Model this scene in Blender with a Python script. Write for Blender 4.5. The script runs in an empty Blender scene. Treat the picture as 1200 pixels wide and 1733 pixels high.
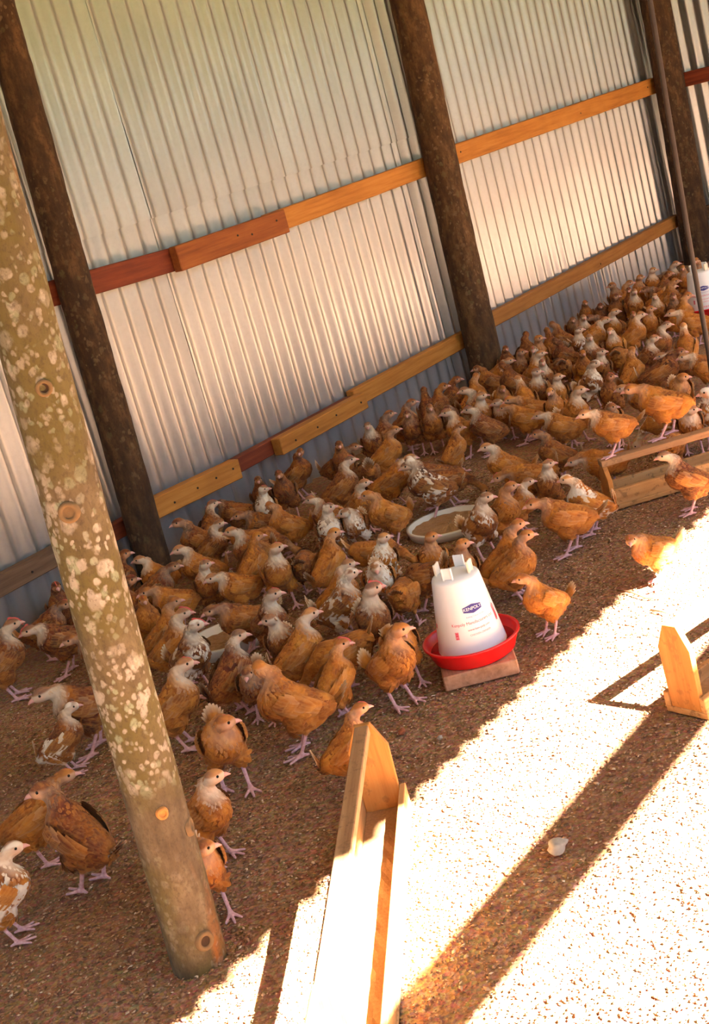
import bpy, bmesh, math, random
import numpy as np
from mathutils import Vector, Matrix
random.seed(11); RNG = np.random.default_rng(11)
C = bpy.context.scene.collection
SC = bpy.context.scene
PI = math.pi

ROLL, PITCH, YAW = -0.27168, 0.24986, 0.85687
CX, CY, CZ = -5.1948, -3.4959, 1.2906
SKY_STRENGTH, SUN_ENERGY, EXPOSURE = 0.48, 110.0, 0.66
SHEET_METAL, SHEET_ROUGH = 0.85, 0.34
# ------------------------------------------------------------------ camera, sky, sun, exposure
cam_d = bpy.data.cameras.new('camera'); cam = bpy.data.objects.new('camera', cam_d); C.objects.link(cam)
cam_d.sensor_fit = 'VERTICAL'; cam_d.sensor_height = 24.0
cam_d.lens = 2290.6 * 24.0 / 1733.0
cam_d.shift_y = -63.0 / 1733.0          # the optical axis passes above the middle of the frame
cam_d.clip_start = 0.05; cam_d.clip_end = 200
def cam_axes(roll, pitch, yaw):
    cy, sy, cp, sp, cr, sr = math.cos(yaw), math.sin(yaw), math.cos(pitch), math.sin(pitch), math.cos(roll), math.sin(roll)
    F = Vector((sy*cp, cy*cp, -sp)); R0 = Vector((cy, -sy, 0)); U0 = R0.cross(F)
    return cr*R0 + sr*U0, -sr*R0 + cr*U0, F
CR, CU, CF = cam_axes(ROLL, PITCH, YAW)
cam.matrix_world = Matrix(((CR.x, CU.x, -CF.x, CX), (CR.y, CU.y, -CF.y, CY), (CR.z, CU.z, -CF.z, CZ), (0, 0, 0, 1)))
SC.camera = cam

SUN_DIR = Vector((0.03, 0.236, -0.20)).normalized()      # the way the sunlight travels
world = bpy.data.worlds.new('sky'); SC.world = world; world.use_nodes = True
wn = world.node_tree; wn.nodes.clear()
sky = wn.nodes.new('ShaderNodeTexSky'); sky.sky_type = 'NISHITA'; sky.sun_disc = False
sky.sun_elevation = math.asin(-SUN_DIR.z); sky.sun_rotation = math.atan2(-SUN_DIR.x, -SUN_DIR.y); sky.air_density = 1.0; sky.dust_density = 0.3; sky.ozone_density = 2.0
bg = wn.nodes.new('ShaderNodeBackground'); bg.inputs['Strength'].default_value = SKY_STRENGTH
wo = wn.nodes.new('ShaderNodeOutputWorld')
wn.links.new(sky.outputs[0], bg.inputs[0]); wn.links.new(bg.outputs[0], wo.inputs[0])
sun_d = bpy.data.lights.new('sun', 'SUN'); sun_d.energy = SUN_ENERGY; sun_d.angle = math.radians(0.53); sun_d.color = (1.0, 0.95, 0.86)
sun = bpy.data.objects.new('sun', sun_d); C.objects.link(sun)
sun.rotation_euler = (-SUN_DIR).to_track_quat('Z', 'Y').to_euler(); sun.location = (-3, -9, 7)
SC.view_settings.view_transform = 'Standard'; SC.view_settings.look = 'None'
SC.view_settings.gamma = 1.0; SC.view_settings.use_curve_mapping = False
SC.view_settings.exposure = EXPOSURE

# ------------------------------------------------------------------ materials
def mat(name):
    m = bpy.data.materials.new(name); m.use_nodes = True
    nt = m.node_tree; b = nt.nodes['Principled BSDF']
    return m, nt, b
def N(nt, t, **kw):
    n = nt.nodes.new('ShaderNode' + t)
    for k, v in kw.items():
        if k in n.inputs.keys(): n.inputs[k].default_value = v
        else: setattr(n, k, v)
    return n
def ramp(nt, src, stops):
    r = nt.nodes.new('ShaderNodeValToRGB'); e = r.color_ramp.elements
    while len(e) < len(stops): e.new(0.5)
    for el, (p, c) in zip(e, stops): el.position = p; el.color = (*c, 1) if len(c) == 3 else c
    nt.links.new(src, r.inputs[0]); return r.outputs[0]
def mixc(nt, fac, a, b, mode='MIX'):
    m = nt.nodes.new('ShaderNodeMix'); m.data_type = 'RGBA'; m.blend_type = mode
    for s, v in ((m.inputs[0], fac), (m.inputs[6], a), (m.inputs[7], b)):
        if isinstance(v, (int, float)): s.default_value = v
        elif isinstance(v, tuple): s.default_value = (*v, 1)
        else: nt.links.new(v, s)
    return m.outputs[2]
def math_(nt, op, a, b=0.0, clamp=False):
    m = nt.nodes.new('ShaderNodeMath'); m.operation = op; m.use_clamp = clamp
    for s, v in ((m.inputs[0], a), (m.inputs[1], b)):
        if isinstance(v, (int, float)): s.default_value = v
        else: nt.links.new(v, s)
    return m.outputs[0]
def mapping(nt, scale=(1, 1, 1), rnd=0.0, coord='Object'):
    tc = nt.nodes.new('ShaderNodeTexCoord'); mp = nt.nodes.new('ShaderNodeMapping')
    mp.inputs['Scale'].default_value = scale
    nt.links.new(tc.outputs[coord], mp.inputs['Vector'])
    if rnd:
        oi = nt.nodes.new('ShaderNodeObjectInfo'); v = nt.nodes.new('ShaderNodeVectorMath'); v.operation = 'SCALE'
        v.inputs[0].default_value = (17.3, 9.1, 23.7); nt.links.new(oi.outputs['Random'], v.inputs['Scale'])
        nt.links.new(v.outputs[0], mp.inputs['Location'])
    return mp.outputs[0]
def noise(nt, vec, scale, detail=4, rough=.55):
    n = N(nt, 'TexNoise', Scale=scale, Detail=detail, Roughness=rough); nt.links.new(vec, n.inputs['Vector']); return n.outputs[0]
def bump(nt, b, h, strength, dist):
    bn = nt.nodes.new('ShaderNodeBump'); bn.inputs['Strength'].default_value = strength; bn.inputs['Distance'].default_value = dist
    nt.links.new(h, bn.inputs['Height']); nt.links.new(bn.outputs[0], b.inputs['Normal'])

def wood_mat(name, c1, c2, c3, axis=0, rough=.75, dirt=0.0):
    m, nt, b = mat(name)
    s = [26, 26, 26]; s[axis] = 1.6
    v = mapping(nt, tuple(s), rnd=1)
    n1 = noise(nt, v, 2.2, 6, .62)
    col = ramp(nt, n1, [(.28, c3), (.5, c1), (.72, c2)])
    v2 = mapping(nt, (1, 1, 1), rnd=1)
    n2 = noise(nt, v2, 7, 3)
    col = mixc(nt, ramp(nt, n2, [(.45, (0, 0, 0)), (.75, (.45, .45, .45))]), col, c3)
    if dirt:
        n3 = noise(nt, v2, 38, 4, .7)
        col = mixc(nt, ramp(nt, n3, [(.55, (0, 0, 0)), (.62, (dirt, dirt, dirt))]), col, (.07, .035, .015))
    nt.links.new(col, b.inputs['Base Color']); b.inputs['Roughness'].default_value = rough
    bump(nt, b, n1, .35, .004)
    return m
M = {}
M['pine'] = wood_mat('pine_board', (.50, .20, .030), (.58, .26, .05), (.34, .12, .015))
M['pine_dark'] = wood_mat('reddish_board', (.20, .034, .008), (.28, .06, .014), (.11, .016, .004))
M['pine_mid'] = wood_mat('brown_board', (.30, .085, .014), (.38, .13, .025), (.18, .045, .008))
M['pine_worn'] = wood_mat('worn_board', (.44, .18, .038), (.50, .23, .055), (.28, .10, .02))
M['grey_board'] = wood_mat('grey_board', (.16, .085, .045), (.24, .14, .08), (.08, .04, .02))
M['feeder_wood'] = wood_mat('feeder_wood', (.55, .29, .10), (.62, .37, .15), (.38, .17, .045), dirt=.45)
M['feeder_end'] = wood_mat('feeder_end_wood', (.52, .21, .04), (.58, .27, .06), (.36, .13, .02), axis=2, dirt=.3)
M['feeder_bar'] = wood_mat('feeder_bar_wood', (.42, .22, .09), (.52, .30, .14), (.28, .13, .05), dirt=.3)
M['block'] = wood_mat('block_wood', (.48, .25, .14), (.55, .32, .2), (.34, .16, .08), dirt=.2)

# galvanised sheet
m, nt, b = mat('galvanised_sheet')
v = mapping(nt, (1, 1, 1), rnd=1)
n1 = noise(nt, v, 2.0, 3); n2 = noise(nt, v, 60, 3, .7)
col = ramp(nt, n1, [(.3, (.47, .47, .462)), (.7, (.57, .57, .56))])
col = mixc(nt, ramp(nt, n2, [(.45, (0, 0, 0)), (.8, (.25, .25, .25))]), col, (.36, .355, .345))
nt.links.new(col, b.inputs['Base Color']); b.inputs['Metallic'].default_value = SHEET_METAL; b.inputs['Roughness'].default_value = SHEET_ROUGH
bump(nt, b, n2, .05, .002); M['sheet'] = m

# bark posts
def bark(name, c1, c2, c3, lichen=None, moss=None, stain=None, sc=1.0, dense=False):
    m, nt, b = mat(name)
    v = mapping(nt, (1, 1, .35)); vo = mapping(nt, (1, 1, .8))
    n1 = noise(nt, v, 30*sc, 6, .65); n2 = noise(nt, vo, 6*sc, 4)
    col = ramp(nt, n1, [(.3, c3), (.5, c1), (.7, c2)])
    if moss: col = mixc(nt, ramp(nt, n2, [(.42, (0, 0, 0)), (.58, (.75, .75, .75))]), col, moss)
    if stain:
        n4 = noise(nt, mapping(nt, (1.2, 1.2, .25)), 7, 3)
        col = mixc(nt, ramp(nt, n4, [(.60, (0, 0, 0)), (.68, (.7, .7, .7))]), col, stain)
    if lichen:
        sx = nt.nodes.new('ShaderNodeSeparateXYZ'); tcz = nt.nodes.new('ShaderNodeTexCoord'); nt.links.new(tcz.outputs['Object'], sx.inputs[0])
        zband = ramp(nt, math_(nt, 'MULTIPLY', sx.outputs[2], .5), [(.0, (.25, .25, .25)), (.15, (.25, .25, .25)), (.20, (1, 1, 1)), (.40, (1, 1, 1)), (.52, (.6, .6, .6))]) if dense else None
        for scale, thr, soft in (((26, .32, .05), (44, .33, .06), (64, .34, .07), (95, .34, .08)) if dense else ((36, .34, .06), (62, .30, .05))):
            vd = nt.nodes.new('ShaderNodeVectorMath'); vd.operation = 'ADD'
            nz = N(nt, 'TexNoise', Scale=70.0, Detail=3.0); nt.links.new(vo, nz.inputs['Vector'])
            sc_ = nt.nodes.new('ShaderNodeVectorMath'); sc_.operation = 'SCALE'; sc_.inputs['Scale'].default_value = .012 if dense else .022
            nt.links.new(nz.outputs[1], sc_.inputs[0]); nt.links.new(vo, vd.inputs[0]); nt.links.new(sc_.outputs[0], vd.inputs[1])
            vr = N(nt, 'TexVoronoi', Scale=float(scale)); nt.links.new(vd.outputs[0], vr.inputs['Vector'])
            sp = ramp(nt, vr.outputs['Distance'], [(thr-soft, (1, 1, 1)), (thr+soft, (0, 0, 0))])
            pick = nt.nodes.new('ShaderNodeSeparateColor'); nt.links.new(vr.outputs['Color'], pick.inputs[0])
            on = math_(nt, 'GREATER_THAN', pick.outputs[0], .45 if dense else .48)
            area = ramp(nt, noise(nt, vo, 5.5, 3), [(.38, (.10, .10, .10)), (.56, (1, 1, 1))])
            f = math_(nt, 'MULTIPLY', math_(nt, 'MULTIPLY', sp, on), area)
            if zband: f = math_(nt, 'MULTIPLY', f, zband)
            lc = ramp(nt, pick.outputs[1], [(.2, lichen), (.6, tuple(x*.75 for x in lichen)), (.9, (lichen[0]*.62, lichen[1]*.78, lichen[2]*.62))])
            f = math_(nt, 'MULTIPLY', f, .8 if scale < 100 else .55)
            col = mixc(nt, f, col, lc)
    fine = noise(nt, vo, 140*sc, 3, .7)
    col = mixc(nt, ramp(nt, fine, [(.50, (0, 0, 0)), (.68, (.55, .55, .55))]), col, c3)
    nt.links.new(col, b.inputs['Base Color']); b.inputs['Roughness'].default_value = .9
    bump(nt, b, n1, .6, .006)
    return m
M['lichen_bark'] = bark('lichened_bark', (.125, .086, .043), (.19, .137, .077), (.06, .037, .018), lichen=(.45, .385, .30), moss=(.115, .088, .016), stain=(.36, .10, .012), dense=True)
M['dark_bark'] = bark('dark_bark', (.055, .026, .009), (.13, .066, .024), (.02, .009, .004), lichen=(.15, .095, .045))
M['mottled_bark'] = bark('mottled_bark', (.08, .038, .012), (.16, .085, .032), (.028, .012, .005), lichen=(.20, .125, .06), sc=.9)

# litter floor
m, nt, b = mat('litter_floor')
v = mapping(nt, (1, 1, 1))
n1 = noise(nt, v, 1.6, 4); n2 = noise(nt, v, 90, 4, .7)
vr = N(nt, 'TexVoronoi', Scale=120.0); nt.links.new(v, vr.inputs['Vector'])
col = ramp(nt, n2, [(.3, (.19, .09, .042)), (.52, (.36, .19, .09)), (.75, (.56, .37, .21))])
col = mixc(nt, .35, col, vr.outputs['Color'], 'SOFT_LIGHT')
col = mixc(nt, ramp(nt, n1, [(.4, (0, 0, 0)), (.7, (.5, .5, .5))]), col, (.22, .085, .04))
nt.links.new(col, b.inputs['Base Color']); b.inputs['Roughness'].default_value = .95
bump(nt, b, vr.outputs['Distance'], .6, .006); M['floor'] = m

m, nt, b = mat('litter_chips')
at = N(nt, 'Attribute', attribute_name='shade')
col = ramp(nt, at.outputs['Fac'], [(.0, (.12, .052, .02)), (.3, (.27, .125, .052)), (.62, (.46, .25, .12)), (.82, (.68, .47, .28)), (1, (.84, .74, .58))])
nt.links.new(col, b.inputs['Base Color']); b.inputs['Roughness'].default_value = .85; M['chips'] = m

def plain(name, c, rough=.5, metal=0.0, nscale=0, spec=None):
    m, nt, b = mat(name)
    if nscale:
        v = mapping(nt, (1, 1, 1), rnd=1); n1 = noise(nt, v, nscale, 4)
        col = ramp(nt, n1, [(.3, tuple(x*.72 for x in c)), (.7, c)]); nt.links.new(col, b.inputs['Base Color']); bump(nt, b, n1, .3, .003)
    else: b.inputs['Base Color'].default_value = (*c, 1)
    b.inputs['Roughness'].default_value = rough; b.inputs['Metallic'].default_value = metal
    return m
M['white_plastic'] = plain('white_plastic', (.80, .80, .80), .38)
M['lug_plastic'] = plain('cream_lug_plastic', (.80, .70, .56), .5)
M['red_plastic'] = plain('red_plastic', (.72, .008, .012), .28)
M['water'] = plain('dark_red_water', (.32, .01, .015), .05)
M['blue_print'] = plain('blue_print', (.035, .025, .22), .4)
M['white_print'] = plain('white_print', (.82, .82, .85), .4)
M['red_print'] = plain('red_print', (.72, .06, .11), .4)
M['pink_print'] = plain('pink_print', (.80, .25, .30), .4)
M['grey_print'] = plain('violet_print', (.22, .16, .42), .4)
M['tray_rim'] = plain('white_tray_plastic', (.72, .68, .58), .45)
M['feed'] = plain('feed_mash', (.38, .21, .09), .95, nscale=160)
M['tan_rim'] = plain('tan_tray_plastic', (.58, .32, .12), .6, nscale=50)
M['stone'] = plain('pale_stone', (.48, .42, .34), .9, nscale=60)
M['clay'] = plain('red_clay', (.42, .12, .045), .9, nscale=60)
M['twig'] = plain('dry_twig', (.30, .14, .05), .9, nscale=80)
M['dark_pole'] = plain('dark_pole', (.055, .035, .025), .6, nscale=30)
M['nail'] = plain('nail_iron', (.05, .04, .035), .5, .8)
M['knot'] = plain('knot_wood', (.22, .13, .055), .9, nscale=60)
M['knot_heart'] = plain('knot_heart', (.05, .022, .008), .9)
M['cut_wood'] = plain('orange_cut_wood', (.62, .26, .06), .8, nscale=60)
M['pale_cut'] = plain('pale_cut_wood', (.72, .58, .36), .8, nscale=60)
M['grass'] = plain('meadow_grass', (.12, .135, .024), .95, nscale=3)
M['leaves'] = plain('added_hedge_leaves', (.11, .16, .03), .8, nscale=9)
M['beak'] = plain('horn_beak', (.72, .36, .29), .45)
M['eye'] = plain('dark_eye', (.012, .006, .004), .12)
M['comb'] = plain('red_comb', (.60, .09, .07), .55)

# feathers: one plumage for all birds, the object's own colour picks the bird (red: russet, green: pale neck, blue: white mottling)
def plumage(name, part):
    m, nt, b = mat(name)
    oi = nt.nodes.new('ShaderNodeObjectInfo'); oc = nt.nodes.new('ShaderNodeSeparateColor'); nt.links.new(oi.outputs['Color'], oc.inputs[0])
    at = N(nt, 'Attribute', attribute_name='region'); rg = nt.nodes.new('ShaderNodeSeparateColor'); nt.links.new(at.outputs['Color'], rg.inputs[0])
    v = mapping(nt, (1, 1.3, 1.3), rnd=1)
    nA = noise(nt, v, 26, 3); nB = noise(nt, mapping(nt, (.35, 1, 1), rnd=1), 120, 3, .6); nC = noise(nt, v, 15, 2)
    gold = ramp(nt, nA, [(.30, (.25, .060, .002)), (.5, (.45, .135, .005)), (.74, (.62, .24, .02))])
    rus = ramp(nt, nA, [(.30, (.05, .007, .001)), (.52, (.145, .024, .002)), (.75, (.31, .08, .007))])
    mxf = math_(nt, 'ADD', oc.outputs[0], math_(nt, 'MULTIPLY', math_(nt, 'SUBTRACT', noise(nt, v, 17, 4, .6), .47), 2.8), True)
    col = mixc(nt, mxf, gold, rus)
    col = mixc(nt, ramp(nt, nB, [(.48, (0, 0, 0)), (.78, (.4, .4, .4))]), col, (.66, .28, .045))
    wf = math_(nt, 'MULTIPLY', ramp(nt, nC, [(.50, (0, 0, 0)), (.56, (1, 1, 1))]), oc.outputs[2])
    if part == 'body':
        col = mixc(nt, wf, col, (.80, .70, .56))
        pale = math_(nt, 'MULTIPLY', rg.outputs[2], oc.outputs[1])
        col = mixc(nt, pale, col, (.80, .66, .47))
        belly = mixc(nt, .45, col, (.58, .27, .07))
        col = mixc(nt, at.outputs['Alpha'], col, belly)
        face = mixc(nt, oc.outputs[1], (.62, .30, .14), (.74, .53, .37))
        col = mixc(nt, rg.outputs[1], col, face)
        leg = ramp(nt, noise(nt, v, 160, 2), [(.35, (.60, .31, .31)), (.7, (.78, .48, .48))])
        col = mixc(nt, rg.outputs[0], col, leg)
    else:
        ef = math_(nt, 'MULTIPLY', rg.outputs[0], .40 if part != 'cover' else .22)
        col = mixc(nt, ef, col, (.64, .33, .09))
        tf = math_(nt, 'MULTIPLY', rg.outputs[1], .7)
        col = mixc(nt, tf, col, (.13, .06, .03) if part == 'wing' else (.84, .66, .42))
        lf = math_(nt, 'MULTIPLY', math_(nt, 'GREATER_THAN', rg.outputs[2], .80), math_(nt, 'ADD', math_(nt, 'MULTIPLY', oc.outputs[2], .85), .10))
        col = mixc(nt, lf, col, (.74, .56, .36))
    if part == 'cover':
        col = mixc(nt, wf, col, (.78, .66, .50))
        col = mixc(nt, math_(nt, 'MULTIPLY', at.outputs['Alpha'], oc.outputs[1]), col, (.80, .66, .47))
    nt.links.new(col, b.inputs['Base Color']); b.inputs['Roughness'].default_value = .82
    b.inputs['Sheen Weight'].default_value = .08; b.inputs['Sheen Tint'].default_value = (1, .85, .6, 1)
    bump(nt, b, nB, .35, .004)
    return m
M['body'] = plumage('body_plumage', 'body'); M['wing'] = plumage('wing_feathers', 'wing'); M['tail'] = plumage('tail_feathers', 'tail'); M['cover'] = plumage('cover_feathers', 'cover')

# ------------------------------------------------------------------ helpers
def mesh_np(name, verts, faces, smooth=False):
    me = bpy.data.meshes.new(name); me.from_pydata([tuple(map(float, v)) for v in verts], [], [tuple(map(int, f)) for f in faces]); me.update()
    if smooth: me.polygons.foreach_set('use_smooth', [True]*len(me.polygons))
    return me
def obj(name, me, material=None, parent=None, loc=None, rot=None):
    if isinstance(me, bmesh.types.BMesh):
        bm = me; me = bpy.data.meshes.new(name); bm.normal_update(); bm.to_mesh(me); bm.free()
    o = bpy.data.objects.new(name, me); C.objects.link(o)
    if material: me.materials.append(material)
    if parent: o.parent = parent
    if loc: o.location = loc
    if rot: o.rotation_euler = rot
    return o
def tag(o, label, cat, group=None):
    o['label'] = label; o['category'] = cat
    if group: o['group'] = group
    return o
def empty(name, loc=(0, 0, 0), rz=0.0):
    o = bpy.data.objects.new(name, None); C.objects.link(o); o.location = loc; o.rotation_euler = (0, 0, rz); o.empty_display_size = .05
    return o
def box_bm(x0, x1, y0, y1, z0, z1, bev=.002, seg=1, bm=None):
    own = bm is None
    if own: bm = bmesh.new()
    r = bmesh.ops.create_cube(bm, size=1.0, matrix=Matrix.Translation(((x0+x1)/2, (y0+y1)/2, (z0+z1)/2)) @ Matrix.Diagonal((x1-x0, y1-y0, z1-z0, 1)))
    if bev: bmesh.ops.bevel(bm, geom=list({e for vv in r['verts'] for e in vv.link_edges}), offset=bev, segments=seg, affect='EDGES')
    return bm
def lathe_bm(prof, seg=48, cap=True, bm=None):
    if bm is None: bm = bmesh.new()
    rings = []
    for r, z in prof:
        rings.append([bm.verts.new((r*math.cos(2*PI*i/seg), r*math.sin(2*PI*i/seg), z)) for i in range(seg)])
    for a, b in zip(rings[:-1], rings[1:]):
        for i in range(seg): bm.faces.new((a[i], a[(i+1) % seg], b[(i+1) % seg], b[i]))
    if cap:
        bm.faces.new(rings[0][::-1]); bm.faces.new(rings[-1])
    for f in bm.faces: f.smooth = len(f.verts) == 4
    return bm
def tube_bm(pts, rad, seg=10, bm=None):
    if bm is None: bm = bmesh.new()
    pts = [Vector(p) for p in pts]; rings = []
    for i, p in enumerate(pts):
        d = (pts[min(i+1, len(pts)-1)] - pts[max(i-1, 0)]).normalized()
        a = d.orthogonal().normalized() if abs(d.z) > .95 else d.cross(Vector((0, 0, 1))).normalized(); bb = d.cross(a)
        if abs(d.z) > .95:
            a = Vector((1, 0, 0)) - d*d.x; a.normalize(); bb = d.cross(a)
        r = rad[i] if hasattr(rad, '__len__') else rad
        rings.append([bm.verts.new(p + (a*math.cos(2*PI*k/seg) + bb*math.sin(2*PI*k/seg))*r) for k in range(seg)])
    for a, b in zip(rings[:-1], rings[1:]):
        for i in range(seg):
            f = bm.faces.new((a[i], a[(i+1) % seg], b[(i+1) % seg], b[i])); f.smooth = True
    bm.faces.new(rings[0][::-1]); bm.faces.new(rings[-1])
    return bm
def struct(o): o['kind'] = 'structure'; return o

F_NEAR = ((-3.450, -1.832, 0), math.radians(212.7))
F_RIGHT = ((-3.0, -2.272, 0), math.radians(-14))
F_FAR = ((-1.81, -1.505, 0), math.radians(-46.5))
SMALL = [
    ('stone', (-3.49, -2.24), 0.02, 'stone', 'pale grey stone lying in the shadow band across the sunlit litter', 'stone', 1, (1.2, 0.8, 0.6)),
    ('clay_lump', (-3.162, -1.667), 0.01, 'clay', 'small red clay lump on the litter below the drinker', 'clay lump', 2, (1, 0.8, 0.6)),
    ('clay_lump', (-3.778, -1.241), 0.011, 'clay', 'red clay lump by the feet of the lower left birds', 'clay lump', 3, (1, 0.7, 0.6)),
    ('pebble', (-3.169, -1.774), 0.007, 'stone', 'tiny pale pebble on shaded litter by the feeder', 'pebble', 4, (1, 0.8, 0.6)),
    ('pebble', (-2.031, -1.488), 0.007, 'stone', 'tiny pale pebble on litter before the perched feeder', 'pebble', 5, (1.3, 0.8, 0.5)),
]
TWIGS = [
    ([(-2.528, -1.975, 0.004), (-2.54, -2.01, 0.007), (-2.548, -2.035, 0.004)], 'dry twig in the sunlight above the pointed end board'),
    ([(-2.419, -1.832, 0.004), (-2.433, -1.878, 0.007), (-2.462, -1.932, 0.004), (-2.458, -1.978, 0.007)], 'longer dry twig at the edge of the sunlight by the lone bird'),
    ([(-2.557, -2.045, 0.004), (-2.553, -2.06, 0.007)], 'tiny twig piece beside the dry twig in the sunlight'),
]

# ------------------------------------------------------------------ setting: floor, walls, roof, meadow
bm = bmesh.new(); bmesh.ops.create_grid(bm, x_segments=60, y_segments=30, size=.5, matrix=Matrix.Translation((-2.2, -2.28, -.004)) @ Matrix.Diagonal((9.2, 4.76, 1, 1)))
for vv in bm.verts: vv.co.z += random.uniform(-.0025, .0025)
for f in bm.faces: f.smooth = True
struct(obj('floor', bm, M['floor']))
bm = bmesh.new(); bmesh.ops.create_grid(bm, x_segments=8, y_segments=8, size=.5, matrix=Matrix.Translation((0, -30, -.02)) @ Matrix.Diagonal((90, 50.8, 1, 1)))
struct(obj('lawn', bm, M['grass']))

rr = random.Random(3); bm = bmesh.new(); rows = []                                                            # unseen growth added to hide bright horizon sky and green the upper sheets
for j in range(13):
    u = j/12*PI; rows.append([bm.verts.new((-26 + i*.5 + rr.uniform(-.1, .1), -12.6 + (.9 + .25*math.sin(i*.9) + rr.uniform(-.12, .12))*math.cos(u), max(-.02, (3.4 + .5*math.sin(i*.37) + .3*math.sin(i*1.3+1) + rr.uniform(-.15, .15))*math.sin(u)**.55 - .02))) for i in range(97)])
for A, B in zip(rows[:-1], rows[1:]):
    for i in range(96): bm.faces.new((A[i], B[i], B[i+1], A[i+1]))
for f in bm.faces: f.smooth = True
struct(obj('added_hedge', bm, M['leaves']))
PITCH_C = .0825
def sheet_mesh(x0, x1, z0, z1, amp=.0115, yoff=0.0, seed=0, tilt=0.0, ph=0.0):
    rng = np.random.default_rng(seed); npit = (x1-x0)/PITCH_C; nx = max(4, int(round(npit*10))); nz = 7
    xs = np.linspace(x0, x1, nx+1); zs = np.linspace(z0, z1, nz+1)
    wob = rng.normal(0, .0012, (nz+1, 6)); vs = []
    for j, z in enumerate(zs):
        slow = np.interp(xs, np.linspace(x0, x1, 6), wob[j])
        y = amp*np.sin(2*PI*(xs-x0)/PITCH_C + ph) + slow + yoff + tilt*(xs-x0)
        vs += [(x, yy, z) for x, yy in zip(xs, y)]
    n = nx+1
    fs = [(j*n+i, j*n+i+1, (j+1)*n+i+1, (j+1)*n+i) for j in range(nz) for i in range(nx)]
    k = len(vs)                                                     # a second skin behind gives the sheet its thickness
    vs += [(x, y+.0012, z) for x, y, z in vs]
    fs += [(k+d, k+c, k+b_, k+a) for a, b_, c, d in fs]
    nsk = len(fs); edge = list(range(n)) + [j*n+nx for j in range(1, nz+1)] + [nz*n+i for i in range(nx-1, -1, -1)] + [j*n for j in range(nz-1, 0, -1)]
    m0 = len(vs); vs += [vs[i] for i in edge] + [vs[k+i] for i in edge]; ne = len(edge)               # the rim has vertices of its own, so the skins shade evenly to their edge
    fs += [(m0+(i+1) % ne, m0+i, m0+ne+i, m0+ne+(i+1) % ne) for i in range(ne)]
    me = mesh_np('corrugated_sheet', vs, fs); me.polygons.foreach_set('use_smooth', [i < nsk for i in range(len(fs))]); return me
wall_back = struct(empty('wall_back'))
LAP = 1.142; TOP = 2.9
def sheets(parent, xs, z0, z1, base, seed):
    for i in range(len(xs)-1):
        obj('corrugated_sheet', sheet_mesh(xs[i]-.02, xs[i+1]+.012, z0, z1, yoff=base - .0030*(i % 2), seed=seed+i, ph=2*PI*((xs[i]-.02) % PITCH_C)/PITCH_C), M['sheet'], parent)
sheets(wall_back, [-5.63, -4.87, -4.11, -3.35, -2.585, -1.822, -1.072, -.33], -.01, LAP+.04, .012, 1)     # lower course
sheets(wall_back, [-5.63, -4.87, -4.11, -3.35, -2.585, -1.822, -1.072, -.33], LAP, TOP, .004, 30)          # upper course laps over it
obj('corrugated_sheet', sheet_mesh(-.345, .02, -.01, LAP+.04, amp=.026, yoff=.020, seed=70, tilt=-.05, ph=2.6), M['sheet'], wall_back)
obj('corrugated_sheet', sheet_mesh(-.345, .02, LAP, TOP, amp=.024, yoff=.012, seed=71, tilt=-.05, ph=2.6), M['sheet'], wall_back)
sheets(wall_back, [.03, .10, .862, 1.657, 2.40], -.01, TOP, .010, 50)
wall_right = struct(empty('wall_right', (2.40, 0, 0), -PI/2))                                              # local x runs from the corner towards the open side
sheets(wall_right, [0, .76, 1.52, 2.28, 3.04, 3.80, 4.45], -.01, TOP, .0, 90)
# roof: keeps the shed in shade up to the eave on the open side
EAVE_Z = 2.30; EAVE_Y = -1.868 - EAVE_Z*1.18
nx = 900; xs = np.linspace(-8.2, 3.2, nx+1); vs = []; 
for (y, z) in ((.35, 3.02), (-2.0, 2.66), (EAVE_Y, EAVE_Z)):
    vs += [(x, y, z + .009*math.sin(2*PI*x/PITCH_C)) for x in xs]
n = nx+1; fs = [(j*n+i, j*n+i+1, (j+1)*n+i+1, (j+1)*n+i) for j in range(2) for i in range(nx)]
ro = obj('ceiling', mesh_np('ceiling', vs, fs, True), M['sheet']); struct(ro)
sm = ro.modifiers.new('thickness', 'SOLIDIFY'); sm.thickness = .002
wall_left_added = struct(empty('wall_left_added', (-7.75, -4.5, 0), PI/2))  # unseen end wall, added to reduce the ambient light in the shed
sheets(wall_left_added, [0, .76, 1.52, 2.28, 3.04, 3.80, 4.50], -.01, TOP, .0, 120)
wall_front_added = struct(empty('wall_front_added', (0, -4.475, 0)))                                                     # unseen low sheet wall, added under the open side to block lawn light
sheets(wall_front_added, [-7.7+.762*i for i in range(14)], -.01, .98, .0, 140)
# open side: a rail between the eave posts (its shadow is the dark band across the sunlit litter)
rz1 = (-2.19 + 4.44)/1.18; rz0 = (-2.318 + 4.44)/1.18
struct(obj('trim_1', box_bm(-7.6, 2.6, -4.46, -4.42, rz0, rz1, .003), M['pine_worn']))
for k, x in enumerate((-4.95, -1.25, 2.2)):
    struct(obj('trim_%d' % (k+2), tube_bm([(x, -4.52, -.03), (x, -4.52, 1.2), (x, -4.52, 2.32)], [.06, .057, .055], 14), M['dark_bark']))

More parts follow.
